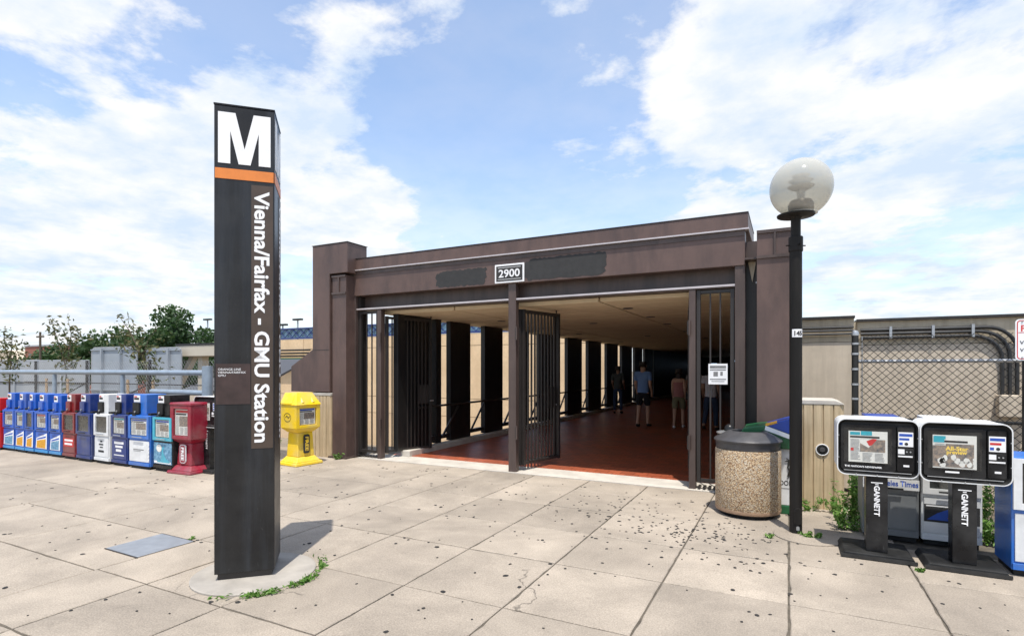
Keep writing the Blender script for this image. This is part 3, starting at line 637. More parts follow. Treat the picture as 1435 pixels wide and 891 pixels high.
# ================================================================== pylon
PY = thing('station_pylon', (-3.827, 2.916, 0), 'tall dark four-sided pylon with large white M and orange band', 'sign', rz=R(44.2))
HW = .2085
MB().lathe([(.45, -.01), (.45, .010), (.442, .014), (.001, .014)], 40, (.055, -.075)).build('concrete_pad', 'padc', PY)
MB().box(-HW+.02, HW-.02, -HW+.02, HW-.02, .0145, .07).build('plinth', 'iron', PY)
MB().box(-HW, HW, -HW, HW, .06, 3.58).build('shaft', 'pylon', PY, bevel=.006)
MB().box(-HW-.003, HW+.003, -HW-.003, HW+.003, 3.581, 3.592).build('cap', 'black', PY)
def graphics(rz, short=False):
    def put(o): o.rotation_euler = (0, 0, rz); return o
    y = -HW - .004
    Wm, Hm = .362, .383; x0 = -Wm/2; zb = 3.146; a = .083; q = .090
    pts = [(x0, zb), (x0+a, zb), (x0+a, zb+.245), (x0+.140, zb), (x0+Wm-.140, zb), (x0+Wm-a, zb+.245), (x0+Wm-a, zb), (x0+Wm, zb), (x0+Wm, zb+Hm), (x0+Wm-.118, zb+Hm), (x0+Wm/2, zb+.115), (x0+.118, zb+Hm), (x0, zb+Hm)]
    b = MB(); b.prism(pts, y, y+.0035)
    put(b.build('letter_m', 'white', PY))
    put(MB().box(-HW+.006, HW-.006, y+.0008, y+.0035, 3.03, 3.108).build('orange_band', 'orange', PY))
    st = put(MB().box(.046, HW-.010, y+.0012, y+.0035, .995, 3.0).build('name_strip', 'pylbrown', PY))
    text('Vienna/Fairfax - GMU Station', .108, 'white', st, .1205, y-.0005, 1.998, bold=.026, w=1.915, vertical=True)
    if short: return
    pl = put(MB().box(-HW+.012, .040, y+.0012, y+.0035, 1.335, 1.64).build('plaque', 'plaque', PY))
    text('ORANGE LINE\nVIENNA/FAIRFAX\nGMU', .062, 'white', pl, -HW+.026, y-.0005, 1.575, w=.19, align='LEFT')
graphics(0); graphics(R(90), True)

# ================================================================== street lamp
LP = thing('street_lamp', (.06, 5.98, 0), 'black lamp post with round clear globe and number 145', 'street lamp')
MB().lathe([(.30, -.01), (.30, .010), (.29, .014), (.001, .014)], 32, (.10, -.05)).build('footing', 'pave', LP)
MB().lathe([(.056, .012), (.056, 2.86), (.001, 2.86)], 20).build('post', 'lamp', LP, smooth=True)
cl_ = MB().lathe([(.060, 2.74), (.064, 2.745), (.064, 2.88), (.060, 2.885), (.045, 2.885)], 20).build('collar', 'lamp', LP, smooth=True)
for a in (0, 90, 180, 270): MB().tube((.06*math.cos(R(a+27)), .06*math.sin(R(a+27)), 2.80), (.095*math.cos(R(a+27)), .095*math.sin(R(a+27)), 2.80), .006, n=6).build('set_screw', 'lamp', cl_)
MB().lathe([(.044, 2.886), (.044, 3.06), (.06, 3.075), (.165, 3.085), (.168, 3.10), (.12, 3.108), (.001, 3.11)], 28).build('globe_seat', 'lamp', LP, smooth=True)
gl = MB().lathe([(.145, 3.105)] + [(  .28*math.sin(R(a)), 3.36 - .28*math.cos(R(a))) for a in range(30, 180, 6)] + [(.002, 3.64)], 40).build('globe', 'globe', LP, smooth=True, loc=(.045, .022, .0))
MB().lathe([(.11, 3.112), (.115, 3.20), (.095, 3.235), (.05, 3.25), (.001, 3.25)], 24).build('ballast_cover', 'lidm', gl, smooth=True)
MB().lathe([(.03, 3.251), (.04, 3.33), (.10, 3.36), (.12, 3.375), (.06, 3.39), (.09, 3.42), (.11, 3.43), (.05, 3.45), (.08, 3.48), (.001, 3.50)], 24).build('reflector', 'offwhite', gl, smooth=True)
pn = MB().path([(.0585*math.cos(R(a)), .0585*math.sin(R(a)), 1.955) for a in range(225, 350, 8)], .001, 4)
pn = MB(); A = [R(a) for a in range(236, 345, 6)]
pn.add([(.0575*math.cos(a), .0575*math.sin(a), z) for z in (1.908, 1.985) for a in A], [(i, i+1, i+1+len(A), i+len(A)) for i in range(len(A)-1)])
pl_ = pn.build('number_band', 'white', LP)
for ch, a in (('1', 262), ('4', 289), ('5', 316)):
    text(ch, .046, 'inkb', pl_, .0600*math.cos(R(a)), .0600*math.sin(R(a)), 1.946, bold=.03, rz=R(a+90))
hh = MB().prism(rrect(-.036, .036, .10, .26, .03), -.062, -.035).build('hand_hole_cover', 'lamp', LP, bevel=.004); hh.rotation_euler = (0, 0, R(20))
nb = MB().prism(rrect(-.012, .016, .045, .085, .01), -.063, -.050).build('ground_lug', 'steel', LP); nb.rotation_euler = (0, 0, R(15))

# ================================================================== bins
TC = thing('litter_bin', (-.41, 6.60, 0), 'round pebbled aggregate litter bin with grey plastic lid', 'bin')
MB().lathe([(.29, .002), (.30, .04), (.29, .045)], 40).build('foot_ring', 'black', TC, smooth=True)
MB().lathe([(.29, .042), (.325, .05), (.338, .085), (.338, .71), (.331, .722), (.001, .722)], 56).build('drum', 'agg', TC, smooth=True)
MB().lathe([(.30, .037), (.335, .046), (.3395, .062), (.3392, .083), (.30, .084)], 56).build('base_edge', 'agrim', TC, smooth=True)
ld = MB().lathe([(.322, .7225), (.330, .73), (.334, .80), (.350, .805), (.353, .822), (.340, .835), (.20, .912), (.175, .917), (.16, .912), (.158, .80), (.001, .80)], 56).build('lid', 'lidm', TC, smooth=True)
MB().lathe([(.157, .803), (.001, .8035)], 28).build('opening', 'black', ld)
UR = thing('ash_urn', (-.66, 7.30, 0), 'small black ash urn beside the right gate post', 'ash urn')
MB().lathe([(.15, .0), (.155, .05), (.12, .06), (.115, .70), (.125, .74), (.145, .78), (.15, .80), (.001, .80)], 28).build('body', 'blackm', UR, smooth=True)
MB().lathe([(.152, .801), (.155, .815), (.13, .825), (.07, .83), (.001, .832)], 28).build('tray', 'steel', UR, smooth=True)
MB().lathe([(.065, .831), (.062, .87), (.045, .90), (.015, .915), (.001, .916)], 20).build('dome', 'black', UR, smooth=True)

RB = thing('recycling_bin', (-.16, 6.70, 0), 'white recycling bin with green base and green and blue lid', 'bin')
MB().box(-.25, .21, .015, .44, .0, .10).build('base', 'green', RB, bevel=.012)
bd = MB().box(-.245, .205, .02, .435, .1005, .72).build('body', 'offwhite', RB, bevel=.006)
text('DON', .055, 'inkb', bd, .135, .0185, .345, bold=.02, w=.13); bl_ = MB()
bl_.path([(.135, .012, .62), (.165, .012, .60), (.15, .012, .52), (.17, .012, .48), (.145, .012, .42)], [.004, .012, .009, .012, .004], 6).path([(.12, .012, .585), (.20, .012, .60)], [.005, .007], 6).path([(.19, .012, .61), (.185, .012, .50), (.15, .012, .40)], [.006, .008, .004], 6).build('emblem', 'inkb', bd, smooth=True)
MB().box(-.05, .195, .0175, .0195, .285, .290).build('rule', 'ink', bd)
b = MB().prism([(-.33, .875), (-.25, .80), (.12, .7205), (.26, .7205), (.26, .98), (.10, .99), (-.16, .965), (-.30, .935)], -.02, .46); b.build('lid', 'green', RB, bevel=.012)
b = MB(); b.add([(-.08, -.028, .925), (.265, -.028, .80), (.265, -.028, .85), (-.07, -.028, .972)], [(0,1,2,3)]); b.build('stripe', 'white', RB)
b = MB().prism([(-.07, .975), (.27, .853), (.27, 1.05), (.18, 1.06)], -.026, .40); b.build('hood', 'bluep', RB, bevel=.006)
b = MB().prism([(-.075, .978), (.04, 1.014), (.05, 1.006), (-.06, .968)][::-1], -.03, .2); b.build('hood_edge', 'photoo', RB)

# ================================================================== black display racks
def rack(x, y, label, seed, bluecard, group='black display racks', rz=0):
    t_ = thing('display_rack', (x, y, 0), label, 'news rack', group, rz)
    # base plate, post, body with white rim
    MB().prism([(-.27, .004), (.27, .004), (.24, .05), (-.24, .05)], -.10, .34).build('base_plate', 'blackm', t_, bevel=.006)
    MB().box(-.268, .268, -.112, -.1005, .006, .034).build('base_edge', 'conduit', t_)
    ps = MB().box(-.078, .078, -.015, .12, .0505, .72).build('pedestal', 'black', t_, bevel=.006)
    text('GANNETT', .042, 'white', ps, 0, -.0175, .485, bold=.035, w=.255, vertical=True)
    MB().rect(-.042, .042, .634, .642, -.0172).rect(-.012, .012, .620, .627, -.0172).build('small_print', 'white', ps)
    bo = MB().prism(rrect(-.285, .285, .70, 1.165, .06), .012, .38).build('cabinet', 'blackm', t_, smooth=True)
    top = MB().prism(rrect(-.288, .288, .697, 1.172, .063), .0125+.02, .376).build('shell', 'offwhite', t_, smooth=True)
    rim = MB(); o_ = rrect(-.292, .292, .693, 1.176, .066); i_ = rrect(-.2835, .2835, .7015, 1.1665, .0585); n = len(o_)
    rim.add([(a, -.030, b_) for a, b_ in o_] + [(a, -.030, b_) for a, b_ in i_] + [(a, .034, b_) for a, b_ in o_],
            [(k, (k+1)%n, (k+1)%n+n, k+n) for k in range(n)] + [(k, k+2*n, (k+1)%n+2*n, (k+1)%n) for k in range(n)])
    rm = rim.build('rim', 'offwhite', t_, smooth=True)
    slv = MB(); i2 = rrect(-.266, .266, .720, 1.144, .044); slv.add([(a, -.0295, b_) for a, b_ in i_] + [(a, .012, b_) for a, b_ in i2], [(k, (k+1)%n, (k+1)%n+n, k+n) for k in range(n)]); slv.build('sleeve', 'blackm', t_, smooth=True)
    for a, b_ in ((-.28, .84), (-.28, 1.03), (.28, .84), (.28, 1.03), (-.15, .705), (.0, .705), (.15, .705)): MB().tube((a, -.031, b_), (a, -.034, b_), .005, n=6).build('rivet', 'steel', rm)
    dr = MB().prism(rrect(-.262, .135, .735, 1.125, .02), -.006, .0115).build('door', 'black', t_, bevel=.003)
    MB().box(-.235, -.205 + .30, -.0085, -.0065, .80, 1.095).build('window_recess', 'darkglass' if 0 else 'blackm', dr)
    np_ = newspaper(t_, -.205, .075, .805, 1.07, -.0145, seed, 1)
    MB().box(-.24, .105, -.0185, -.0165, .795, 1.10).build('window', 'glass', dr)
    cp = MB().prism(rrect(.142, .258, .745, 1.12, .014), -.012, .0115).build('coin_panel', 'black', t_, bevel=.003)
    b = MB().rect(.150, .252, .955, 1.075, -.0135); b.m = 1; b.rect(.156, .246, 1.040, 1.062, -.0145); b.m = 2 if not bluecard else 1; b.rect(.156, .225, 1.008, 1.026, -.0145); b.m = 3; b.add([(.205 + .013*math.cos(k*.7), -.0145, .978 + .013*math.sin(k*.7)) for k in range(9)], [list(range(9))]); b.m = 1; b.rect(.156, .18, .968, .99, -.0145)
    b.build('price_card', ['white', 'pblue', 'pred', 'inkb'], cp)
    mech = MB().prism(rrect(.140, .252, .865, .940, .008), -.028, -.0125).build('coin_mechanism', 'blackm', t_, bevel=.003)
    MB().box(.146, .190, -.0295, -.0285, .895, .935).box(.146, .245, -.0295, -.0285, .870, .882).build('coin_label', 'white', mech)
    for u in (.205, .23): MB().tube((u, -.029, .915), (u, -.036, .915), .006, n=8).build('button', 'steel', mech)
    MB().rect(.185, .225, .787, .803, -.0135).build('price_print', 'white', cp)
    MB().box(-.24, .24, -.0175, -.0125, .728, .734).build('handle_bar', 'steel', dr)
    return t_, dr
r1, d1 = rack(.665, 5.53, 'black display rack with white rim beside the lamp post, baseball diamond page', 11, True)
text("THE NATION'S NEWSPAPER", .016, 'white', d1, -.10, -.0215, .768, bold=.03, w=.27)
b = MB(); b.m = 0; b.rect(-.115, -.035, 1.035, 1.07, -.0160); b.m = 1; b.add([(-.06, -.0158, .93), (-.125, -.0158, .97), (-.125, -.0158, 1.0), (.0, -.0158, 1.0)], [(0,1,2,3)][::-1]); b.m = 2; b.add([(-.055, -.0162, .945), (-.035, -.0162, .955), (.002, -.0162, 1.005), (-.03, -.0162, 1.008), (-.075, -.0162, .985)], [(0,1,2,3,4)])
b.m = 2; b.rect(-.19, -.168, .90, .925, -.0160); b.build('front_page_picture', ['cyan', 'paper', 'pred'], d1)
r2, d2 = rack(1.245, 5.50, 'black display rack with white rim showing All-Star preview page, beside the blue box', 12, False)
b = MB(); b.rect(-.205, .050, .815, .985, -.0160); b.m = 1; b.rect(-.20, -.13, 1.01, 1.06, -.016); b.m = 2
rr_ = random.Random(4)
for _ in range(9):
    x, z = rr_.uniform(-.19, .03), rr_.uniform(.83, .90); b.add([(x + .022*math.cos(k*.9)*rr_.uniform(.6, 1.2), -.0162, z + .026*math.sin(k*.9)) for k in range(7)], [list(range(7))])
b.build('front_page_picture', ['photo', 'cyan', 'paper'], d2)
text('All-Star', .034, 'gold', d2, -.05, -.0166, .965, bold=.03, w=.145, name='headline'); text('preview', .030, 'gold', d2, -.05, -.0166, .930, bold=.03, w=.13, name='headline')
MB().rect(-.125, -.035, .770, .784, -.0215).build('small_print', 'white', d2)
r3, d3 = rack(-8.08, 5.42, 'black display rack half hidden behind the pylon, right of the red pedestal box', 13, True)

# ================================================================== news boxes
def newsbox(x, y, Wd, Ht, col, label, seed, lower='plain', card=True, empty=False, frame=None, rz=0, mech=True, group='news boxes in the row', topcol=None, head=None):
    t_ = thing('news_box', (x, y, 0), label, 'news box', group, rz)
    h_ = Wd/2; D_ = .42; zc = Ht*.72; zd = Ht*.395
    body = MB(); body.box(-h_, h_, .03, D_, .045, zc); body.build('cabinet', col, t_, bevel=.008)
    MB().box(-h_+.02, h_-.02, .05, D_-.02, .0, .0445).build('base', 'blackm', t_)
    MB().box(-h_+.005, h_-.005, .012, .0295, .05, .10).build('kick_plate', 'blue3' if col == 'blue1' else col, t_, bevel=.003)
    dr = MB(); fz0, fz1 = zd+.012, zc-.012; wx = h_-.06; wz0, wz1 = zd+.06, zc-.045
    dr.box(-h_+.008, h_-.008, .006, .0295, fz0, wz0).box(-h_+.008, h_-.008, .006, .0295, wz1, fz1).box(-h_+.008, -wx, .006, .0295, wz0, wz1).box(wx, h_-.008, .006, .0295, wz0, wz1)
    d_ = dr.build('door', frame or col, t_)
    MB().box(-wx, wx, .0262, .0292, wz0, wz1).build('window_back', 'blackm' if not empty else 'darkglass', d_)
    if not empty: newspaper(t_, -wx+.015, wx-.015, wz0+.012, wz1-.012, .0205, seed, 0)
    MB().box(-wx, wx, .012, .014, wz0, wz1).build('window', 'glass', d_)
    MB().tube((-wx*.6, -.014, wz0-.022), (wx*.6, -.014, wz0-.022), .008, n=8).build('handle', 'blackm' if not frame else 'steel', d_)
    lp = MB().box(-h_+.02, h_-.02, .018, .0295, .115, zd-.02).build('lower_panel', col if lower not in ('white', 'poster') else {'white': 'offwhite', 'poster': 'photob'}[lower], t_, bevel=.003)
    z0, z1 = .125, zd-.03; x0, x1 = -h_+.03, h_-.03
    if lower == 'sheet':     # slanted front page printed on the lower panel
        b = MB(); b.add([(x0, .0165, z0), (x1-.01, .0165, z0-.002), (x1, .0165, z1), (x0+.03, .0165, z1-.10)], [(0,1,2,3)])
        b.m = seed % 2 + 1; b.add([(x0+.03, .0155, z0+.01), (x1-.05, .0155, z0+.008), (x1-.04, .0155, z0+.185), (x0+.045, .0155, z0+.14)], [(0,1,2,3)])
        b.m = 3; b.add([(x0+.05, .0155, z1-.135), (x1-.04, .0155, z1-.085), (x1-.035, .0155, z1-.055), (x0+.055, .0155, z1-.110)], [(0,1,2,3)])
        b.build('printed_sheet', ['white', 'photob', 'photoo', 'pblue'], lp)
    if head:
        hh_ = (z1-z0) / (len(head)+.8)
        for k, s_ in enumerate(head): text(s_, hh_*.5, 'white' if lower not in ('white',) else 'inkb', lp, 0, .0165, z1 - hh_*(k+.75), bold=.02, w=(x1-x0)*.8)
    # coin housing on top: narrow front, deep body
    if mech:
        hc = topcol or col; cw = h_*.62
        hs = MB().box(-h_+.03, -h_+.03+2*cw, .08, D_-.02, zc+.0005, Ht).build('coin_housing', hc, t_, bevel=.008)
        if card:
            b = MB().box(-h_+.045, -h_+.045+cw*.95, .074, .0795, Ht-.125, Ht-.015); b.m = 1; b.rect(-h_+.055, -h_+.03+cw*.9, Ht-.09, Ht-.055, .073); b.m = 2; b.rect(-h_+.055, -h_+.03+cw*.6, Ht-.05, Ht-.03, .073); b.build('price_card', ['white', 'inkb', 'pred'], hs)
        mc = MB().prism(rrect(-h_+.055, -h_+.06+cw*.95, zc+.02, Ht-.135, .012), .045, .0795).build('coin_mechanism', hc if not frame else 'blackm', t_, bevel=.004)
        MB().tube((-h_+.05+cw*.5, .044, zc+.05), (-h_+.05+cw*.5, .030, zc+.05), .016, n=10).build('coin_return', 'steel', mc)
        MB().box(-h_+.05+cw*.28, -h_+.05+cw*.72, .015, .06, zc-.03, zc+.0195).build('latch', hc if not frame else 'blackm', mc)
        MB().box(h_-.11, h_-.03, .06, .16, zc+.001, zc+.035).build('coin_cup', 'blackm', t_, bevel=.004)
    return t_
row = [(-13.66, .47, 1.13, 'blue1', 'sheet', dict(), 'leftmost royal blue news box, beside the cut-off red box'),
       (-13.21, .40, 1.13, 'blue1', 'sheet', dict(), 'second blue news box from the left end of the row'),
       (-12.83, .36, 1.13, 'blue1', 'sheet', dict(empty=True), 'third blue news box from left, empty window and orange sheet below'),
       (-12.40, .48, 1.13, 'blue1', 'sheet', dict(), 'fourth blue news box from left, dark blue picture on its slanted sheet'),
       (-11.91, .43, 1.12, 'blue1', 'sheet', dict(), 'fifth blue news box, directly left of the dark red one'),
       (-11.44, .46, 1.15, 'redb', 'plain', dict(empty=True, head=['NEWS', 'JOURNAL'] if 0 else None), 'dark red news box with empty window among the blue ones'),
       (-10.93, .50, 1.16, 'navy', 'plain', dict(empty=True), 'navy news box with blank panel between red and white boxes'),
       (-10.40, .50, 1.17, 'offwhite', 'white', dict(empty=True, frame='offwhite'), 'white news box with dark empty window in the row'),
       (-9.88, .49, 1.18, 'navy', 'plain', dict(frame='navy'), 'navy news box with white lettering right of the white one'),
       (-9.31, .58, 1.19, 'blue2', 'white', dict(frame='blue2'), 'bright blue news box with blank white lower panel'),
       (-8.73, .53, 1.19, 'black', 'poster', dict(frame='teal', topcol='black'), 'teal framed black news box with blue poster beside red pedestal box')]
for k, (x, wd, ht, c, low, kw, lab) in enumerate(row):
    nb_ = newsbox(x, 5.03 + random.uniform(-.015, .02) + .05*k/10, wd-.02, ht, c, lab, k+20 if k != 2 else 21, low, rz=R(random.uniform(-1.2, 1.2)), **kw)
    if k == 5:
        o = MB().rect(-.17, .17, .22, .37, .0165).build('label_panel', 'redbr', nb_); MB().rect(-.14, .14, .315, .35, .0155).rect(-.14, .12, .25, .285, .0155).build('label_print', 'white', o)
    if k == 7: MB().rect(-.04, .03, .36, .39, .0165).rect(-.08, .06, .31, .335, .0165).rect(-.05, .05, .265, .285, .0165).rect(-.10, .08, .19, .225, .0165).build('label_print', 'inkb', nb_)
    if k == 8: MB().rect(-.14, .14, .36, .40, .0165).rect(-.11, .11, .30, .335, .0165).rect(-.09, .07, .235, .275, .0165).rect(-.15, .15, .17, .185, .0165).build('label_print', 'white', nb_)
    if k == 9:
        MB().rect(-.15, .13, .30, .315, .0165).rect(-.15, .05, .28, .288, .0165).build('label_print', 'ink', nb_)
        b = MB()
        for q in range(5): b.add([(.235, .0165, .12+.06*q), (.272, .0165, .15+.06*q), (.272, .0165, .18+.06*q), (.235, .0165, .15+.06*q)], [(0,1,2,3)])
        b.build('hazard_stripe', 'white', nb_)
    if k == 10:
        b = MB(); b.add([(-.09 + .07*math.cos(a*.5), .0165, .36 + .06*math.sin(a*.5)) for a in range(13)], [list(range(13))]); b.m = 1; b.rect(-.22, .22, .125, .16, .0160); b.m = 2; b.add([(-.12, .0155, .17), (-.04, .0155, .17), (.0, .0155, .36), (.05, .0155, .42), (.02, .0155, .30), (.10, .0155, .20), (.2, .0155, .17), (.2, .0155, .14), (-.15, .0155, .14)], [list(range(9))])
        b.build('poster_picture', ['paper', 'white', 'teal'], nb_)
t_ = newsbox(-14.12, 4.98, .44, 1.02, 'redbr', 'bright red box cut off by the left edge of the picture', 40, 'plain', card=True, group=None)
MB().lathe([(.001, 0), (.10, 0), (.10, .004), (.001, .004)], 20).build('round_badge', 'white', t_).matrix_local = Matrix.Translation((.10, .012, .25)) @ Matrix.Rotation(R(90), 4, 'X')

# right-hand boxes behind the racks
tb = newsbox(.845, 6.12, .44, 1.155, 'greyb', 'grey news box with Times lettering behind the left display rack', 51, 'plain', group=None, empty=True, topcol='bluep')
MB().box(-.218, .218, .000, .0055, .485, .580).build('title_band', 'offwhite', tb)
text('Los Angeles Times', .052, 'pblue', tb, 0, -.0015, .533, bold=.02, w=.42)
wb = newsbox(1.30, 6.12, .44, 1.155, 'offwhite', 'white news box with dark printed panel behind the right display rack', 52, 'white', group=None, empty=True)
b = MB().rect(-.20, .20, .215, .375, .0165); b.m = 1; b.rect(-.185, .15, .355, .367, .0158); b.m = 2; b.add([(-.18, .0157, .235), (-.10, .0157, .30), (-.03, .0157, .335), (.04, .0157, .32), (.13, .0157, .27), (.18, .0157, .235)], [list(range(6))]); b.m = 3; b.add([(-.03, .0150, .26), (.02, .0150, .33), (.06, .0150, .30), (.03, .0150, .25)], [(0,1,2,3)][::-1]); b.build('printed_panel', ['inkb', 'white', 'pblue', 'pred'], wb)
bb = newsbox(1.79, 5.50, .50, 1.28, 'blue2', 'blue and white news box cut off by the right edge', 53, 'white', group=None, frame='offwhite', topcol='teal', mech=False)

# ================================================================== moulded pedestal boxes
def frustum(b, x0, x1, y0, y1, z0, X0, X1, Y0, Y1, z1):
    b.add([(x0,y0,z0),(x1,y0,z0),(x1,y1,z0),(x0,y1,z0),(X0,Y0,z1),(X1,Y0,z1),(X1,Y1,z1),(X0,Y1,z1)], [(3,2,1,0),(4,5,6,7),(0,1,5,4),(1,2,6,5),(2,3,7,6),(3,0,4,7)]); return b
def pedestal_box(x, y, H_, col, label, gable, seed, rz):
    t_ = thing('pedestal_box', (x, y, 0), label, 'news box', None, rz); k = H_/1.15
    b = MB(); frustum(b, -.27, .27, -.25, .25, 0, -.26, .26, -.24, .24, .05*k); frustum(b, -.24, .24, -.22, .22, .0505*k, -.17, .17, -.155, .155, .13*k); b.build('base', col, t_, bevel=.014)
    b = MB(); frustum(b, -.165, .165, -.15, .15, .1305*k, -.145, .145, -.13, .13, .50*k); st = b.build('stem', col, t_, bevel=.014)
    b = MB(); frustum(b, -.15, .15, -.135, .135, .5005*k, -.235, .235, -.20, .20, .57*k); b.build('neck', col, t_, bevel=.01)
    z0 = .5705*k; z1 = (.93 if gable else 1.13)*k
    b = MB(); b.box(-.235, .235, -.165, .20, z0, z1).box(-.235, -.165, -.21, -.1655, z0, z1).box(.165, .235, -.21, -.1655, z0, z1).box(-.1645, .1645, -.21, -.1655, z0, z0+.05).box(-.1645, .1645, -.21, -.1655, z1-.05, z1)
    hd = b.build('head', col, t_, bevel=.006)
    if gable:
        b = MB().prism([(-.25, z1+.0005), (.25, z1+.0005), (.25, z1+.03), (.16, z1+.20), (-.16, z1+.20), (-.25, z1+.03)], -.10, .20)
        b.add([(-.25, -.225, z1+.0005), (.25, -.225, z1+.0005), (.16, -.1005, z1+.20), (-.16, -.1005, z1+.20), (-.25, -.1005, z1+.0005), (.25, -.1005, z1+.0005)], [(0,1,2,3), (1,5,2), (0,3,4), (0,4,5,1)])
        b.build('roof', col, t_, bevel=.008)
        for u in (-.10, .10): MB().add([(u-.035, -.20, z1+.04), (u+.035, -.20, z1+.04), (u, -.125, z1+.15), (u, -.215, z1+.05)], [(0,3,2), (3,1,2), (0,1,3)]).build('roof_rib', col, t_)
    else:
        MB().prism([(-.245, z1+.0005), (.245, z1+.0005), (.235, z1+.045), (-.235, z1+.045)], -.22, .21).build('roof', col, t_, bevel=.014)
    newspaper(hd, -.155, .155, z0+.06, z1-.06, -.178, seed, 0)
    MB().box(-.164, .164, -.2005, -.1985, z0+.051, z1-.051).build('window', 'glass', hd)
    pb = MB().prism(rrect(-.055, .055, .18*k, .47*k, .03), -.172, -.150).build('panel', 'inkb' if gable else col, st, bevel=.003)
    if not gable: MB().prism(rrect(-.062, .062, .172*k, .478*k, .036), -.1705, -.150).build('panel_rim', 'white', st)
    text('FREE', .062, 'white' if not gable else 'yellow', pb, 0, -.1735, .325*k, bold=.035, w=.22*k, vertical=True)
    return t_, hd
pedestal_box(-8.30, 5.33, 1.06, 'redpl', 'dark red moulded pedestal box reading FREE beside the news box row', False, 61, R(3))
yb, yh = pedestal_box(-7.37, 6.60, 1.24, 'yellow', 'bright yellow pedestal box with gabled top reading FREE', True, 62, R(84))
sc_ = MB(); sc_.path([(-.2365, .02 + .09*math.cos(a), .80 + .07*math.sin(a)) for a in [R(10)*i for i in range(37)]], .004, 5).path([(-.2365, .07, .80), (-.2365, .03, .83), (-.2365, .0, .79), (-.2365, -.04, .82)], .006, 5).build('side_emblem', 'inkb', yh)

# ================================================================== drain cover, parking sign
DG = thing('utility_cover', (-5.16, 2.93, 0), 'rectangular grey metal utility cover set in the paving', 'cover')
MB().box(-.26, .24, -.245, .235, .002, .009).build('plate', 'steel', DG, bevel=.003); DG.rotation_euler = (0, 0, R(-1))
for y0_ in (-.256, .2365): MB().box(-.27, .25, y0_, y0_+.0095, .001, .0075).build('frame_bar', 'iron', DG)
SP = thing('parking_sign', (1.87, 6.25, 0), 'white sign with red border on a black post at right edge', 'sign')
MB().box(-.045, .045, .0, .05, 0, 2.0).build('post', 'blackm', SP, bevel=.004)
b = MB().prism(rrect(-.105, .345, 1.675, 2.035, .03), -.012, -.006); b.build('panel', 'white', SP)
b = MB(); o_ = rrect(-.095, .335, 1.685, 2.025, .025); i_ = rrect(-.088, .328, 1.692, 2.018, .02); n = len(o_)
b.add([(a, -.0132, c) for a, c in o_] + [(a, -.0132, c) for a, c in i_], [(k, (k+1)%n, (k+1)%n+n, k+n) for k in range(n)]); b.build('border', 'pred', SP)
text('P', .055, 'pred', SP, -.05, -.0135, 1.955, bold=.02); MB().rect(-.085, .32, 1.915, 1.920, -.0135).build('rule', 'pred', SP)
text('V', .032, 'inkb', SP, -.062, -.0135, 1.83, bold=.02); text('V', .03, 'inkb', SP, -.062, -.0135, 1.765, bold=.02)
for u, z in ((-.06, 2.012), (-.06, 1.70)): MB().tube((u, -.012, z), (u, -.018, z), .007, n=8).build('bolt', 'steel', SP)
b = MB().prism(rrect(-.02, .28, 1.26, 1.66, .03), .09, .096); s2 = b.build('second_panel', 'white', SP); s2.rotation_euler = (0, 0, R(-58))
b = MB(); o_ = rrect(-.010, .27, 1.27, 1.65, .025); i_ = rrect(-.003, .263, 1.277, 1.643, .02); n = len(o_)
b.add([(a, .0885, c) for a, c in o_] + [(a, .0885, c) for a, c in i_], [(k, (k+1)%n, (k+1)%n+n, k+n) for k in range(n)]); b.build('second_border', 'pred', s2)

# ================================================================== left background
PB = thing('pipe_barrier', (-10.73, 7.2, 0), 'thick blue-grey steel pipe barrier behind the news box row', 'barrier')
MB().tube((-12, 0, 1.52), (-.10, 0, 1.52), .058, n=14).build('rail', 'pipe', PB, smooth=True)
MB().tube((-1.95, 0, 1.10), (-.10, 0, 1.10), .058, n=14).build('rail', 'pipe', PB, smooth=True)
MB().lathe([(.105, -.05), (.105, 1.66), (.001, 1.665)], 18).build('post', 'pipe', PB, smooth=True)
for x in (-3.1, -6.2, -9.4): MB().lathe([(.05, -.05), (.05, 1.46), (.001, 1.46)], 12, (x, 0)).build('post', 'pipe', PB, smooth=True)
LF = thing('chain_link_fence', (-20.6, 8.0, 0), 'chain link fence on black posts beyond the news box row', 'fence')
for x in (.7, 3.52, 6.43, 9.6): MB().tube((x, 0, -.05), (x, 0, 1.83), .036, n=8).build('post', 'wire', LF, smooth=True)
for a, b_ in ((.7, 3.52), (3.52, 6.43), (6.43, 9.6)): MB().tube((a, .02, .35), (b_, .02, 1.25), .016, n=6).build('diagonal_brace', 'wire', LF)
MB().tube((.0, 0, 1.22), (9.6, 0, 1.22), .014, n=6).build('rail', 'wire', LF)
chain(0, 9.6, .1, 1.80, -.03, .11, .0018, LF, m='steel')
NB = thing('noise_barrier', (-31, 11, 0), 'long grey panelled highway barrier behind the fence at far left', 'barrier')
for k in range(4):
    x = k*1.9; MB().box(x+.05, x+1.85, 0, .08, -1.2, 2.0-.02*k).build('panel', 'barrier', NB, bevel=.02); MB().box(x-.045, x+.045, -.05, .1, -1.2, 1.97-.02*k).build('post', 'signback', NB)
MB().box(0, 7.6, -.03, -.001, 1.02, 1.06).build('rail', 'wire', NB)
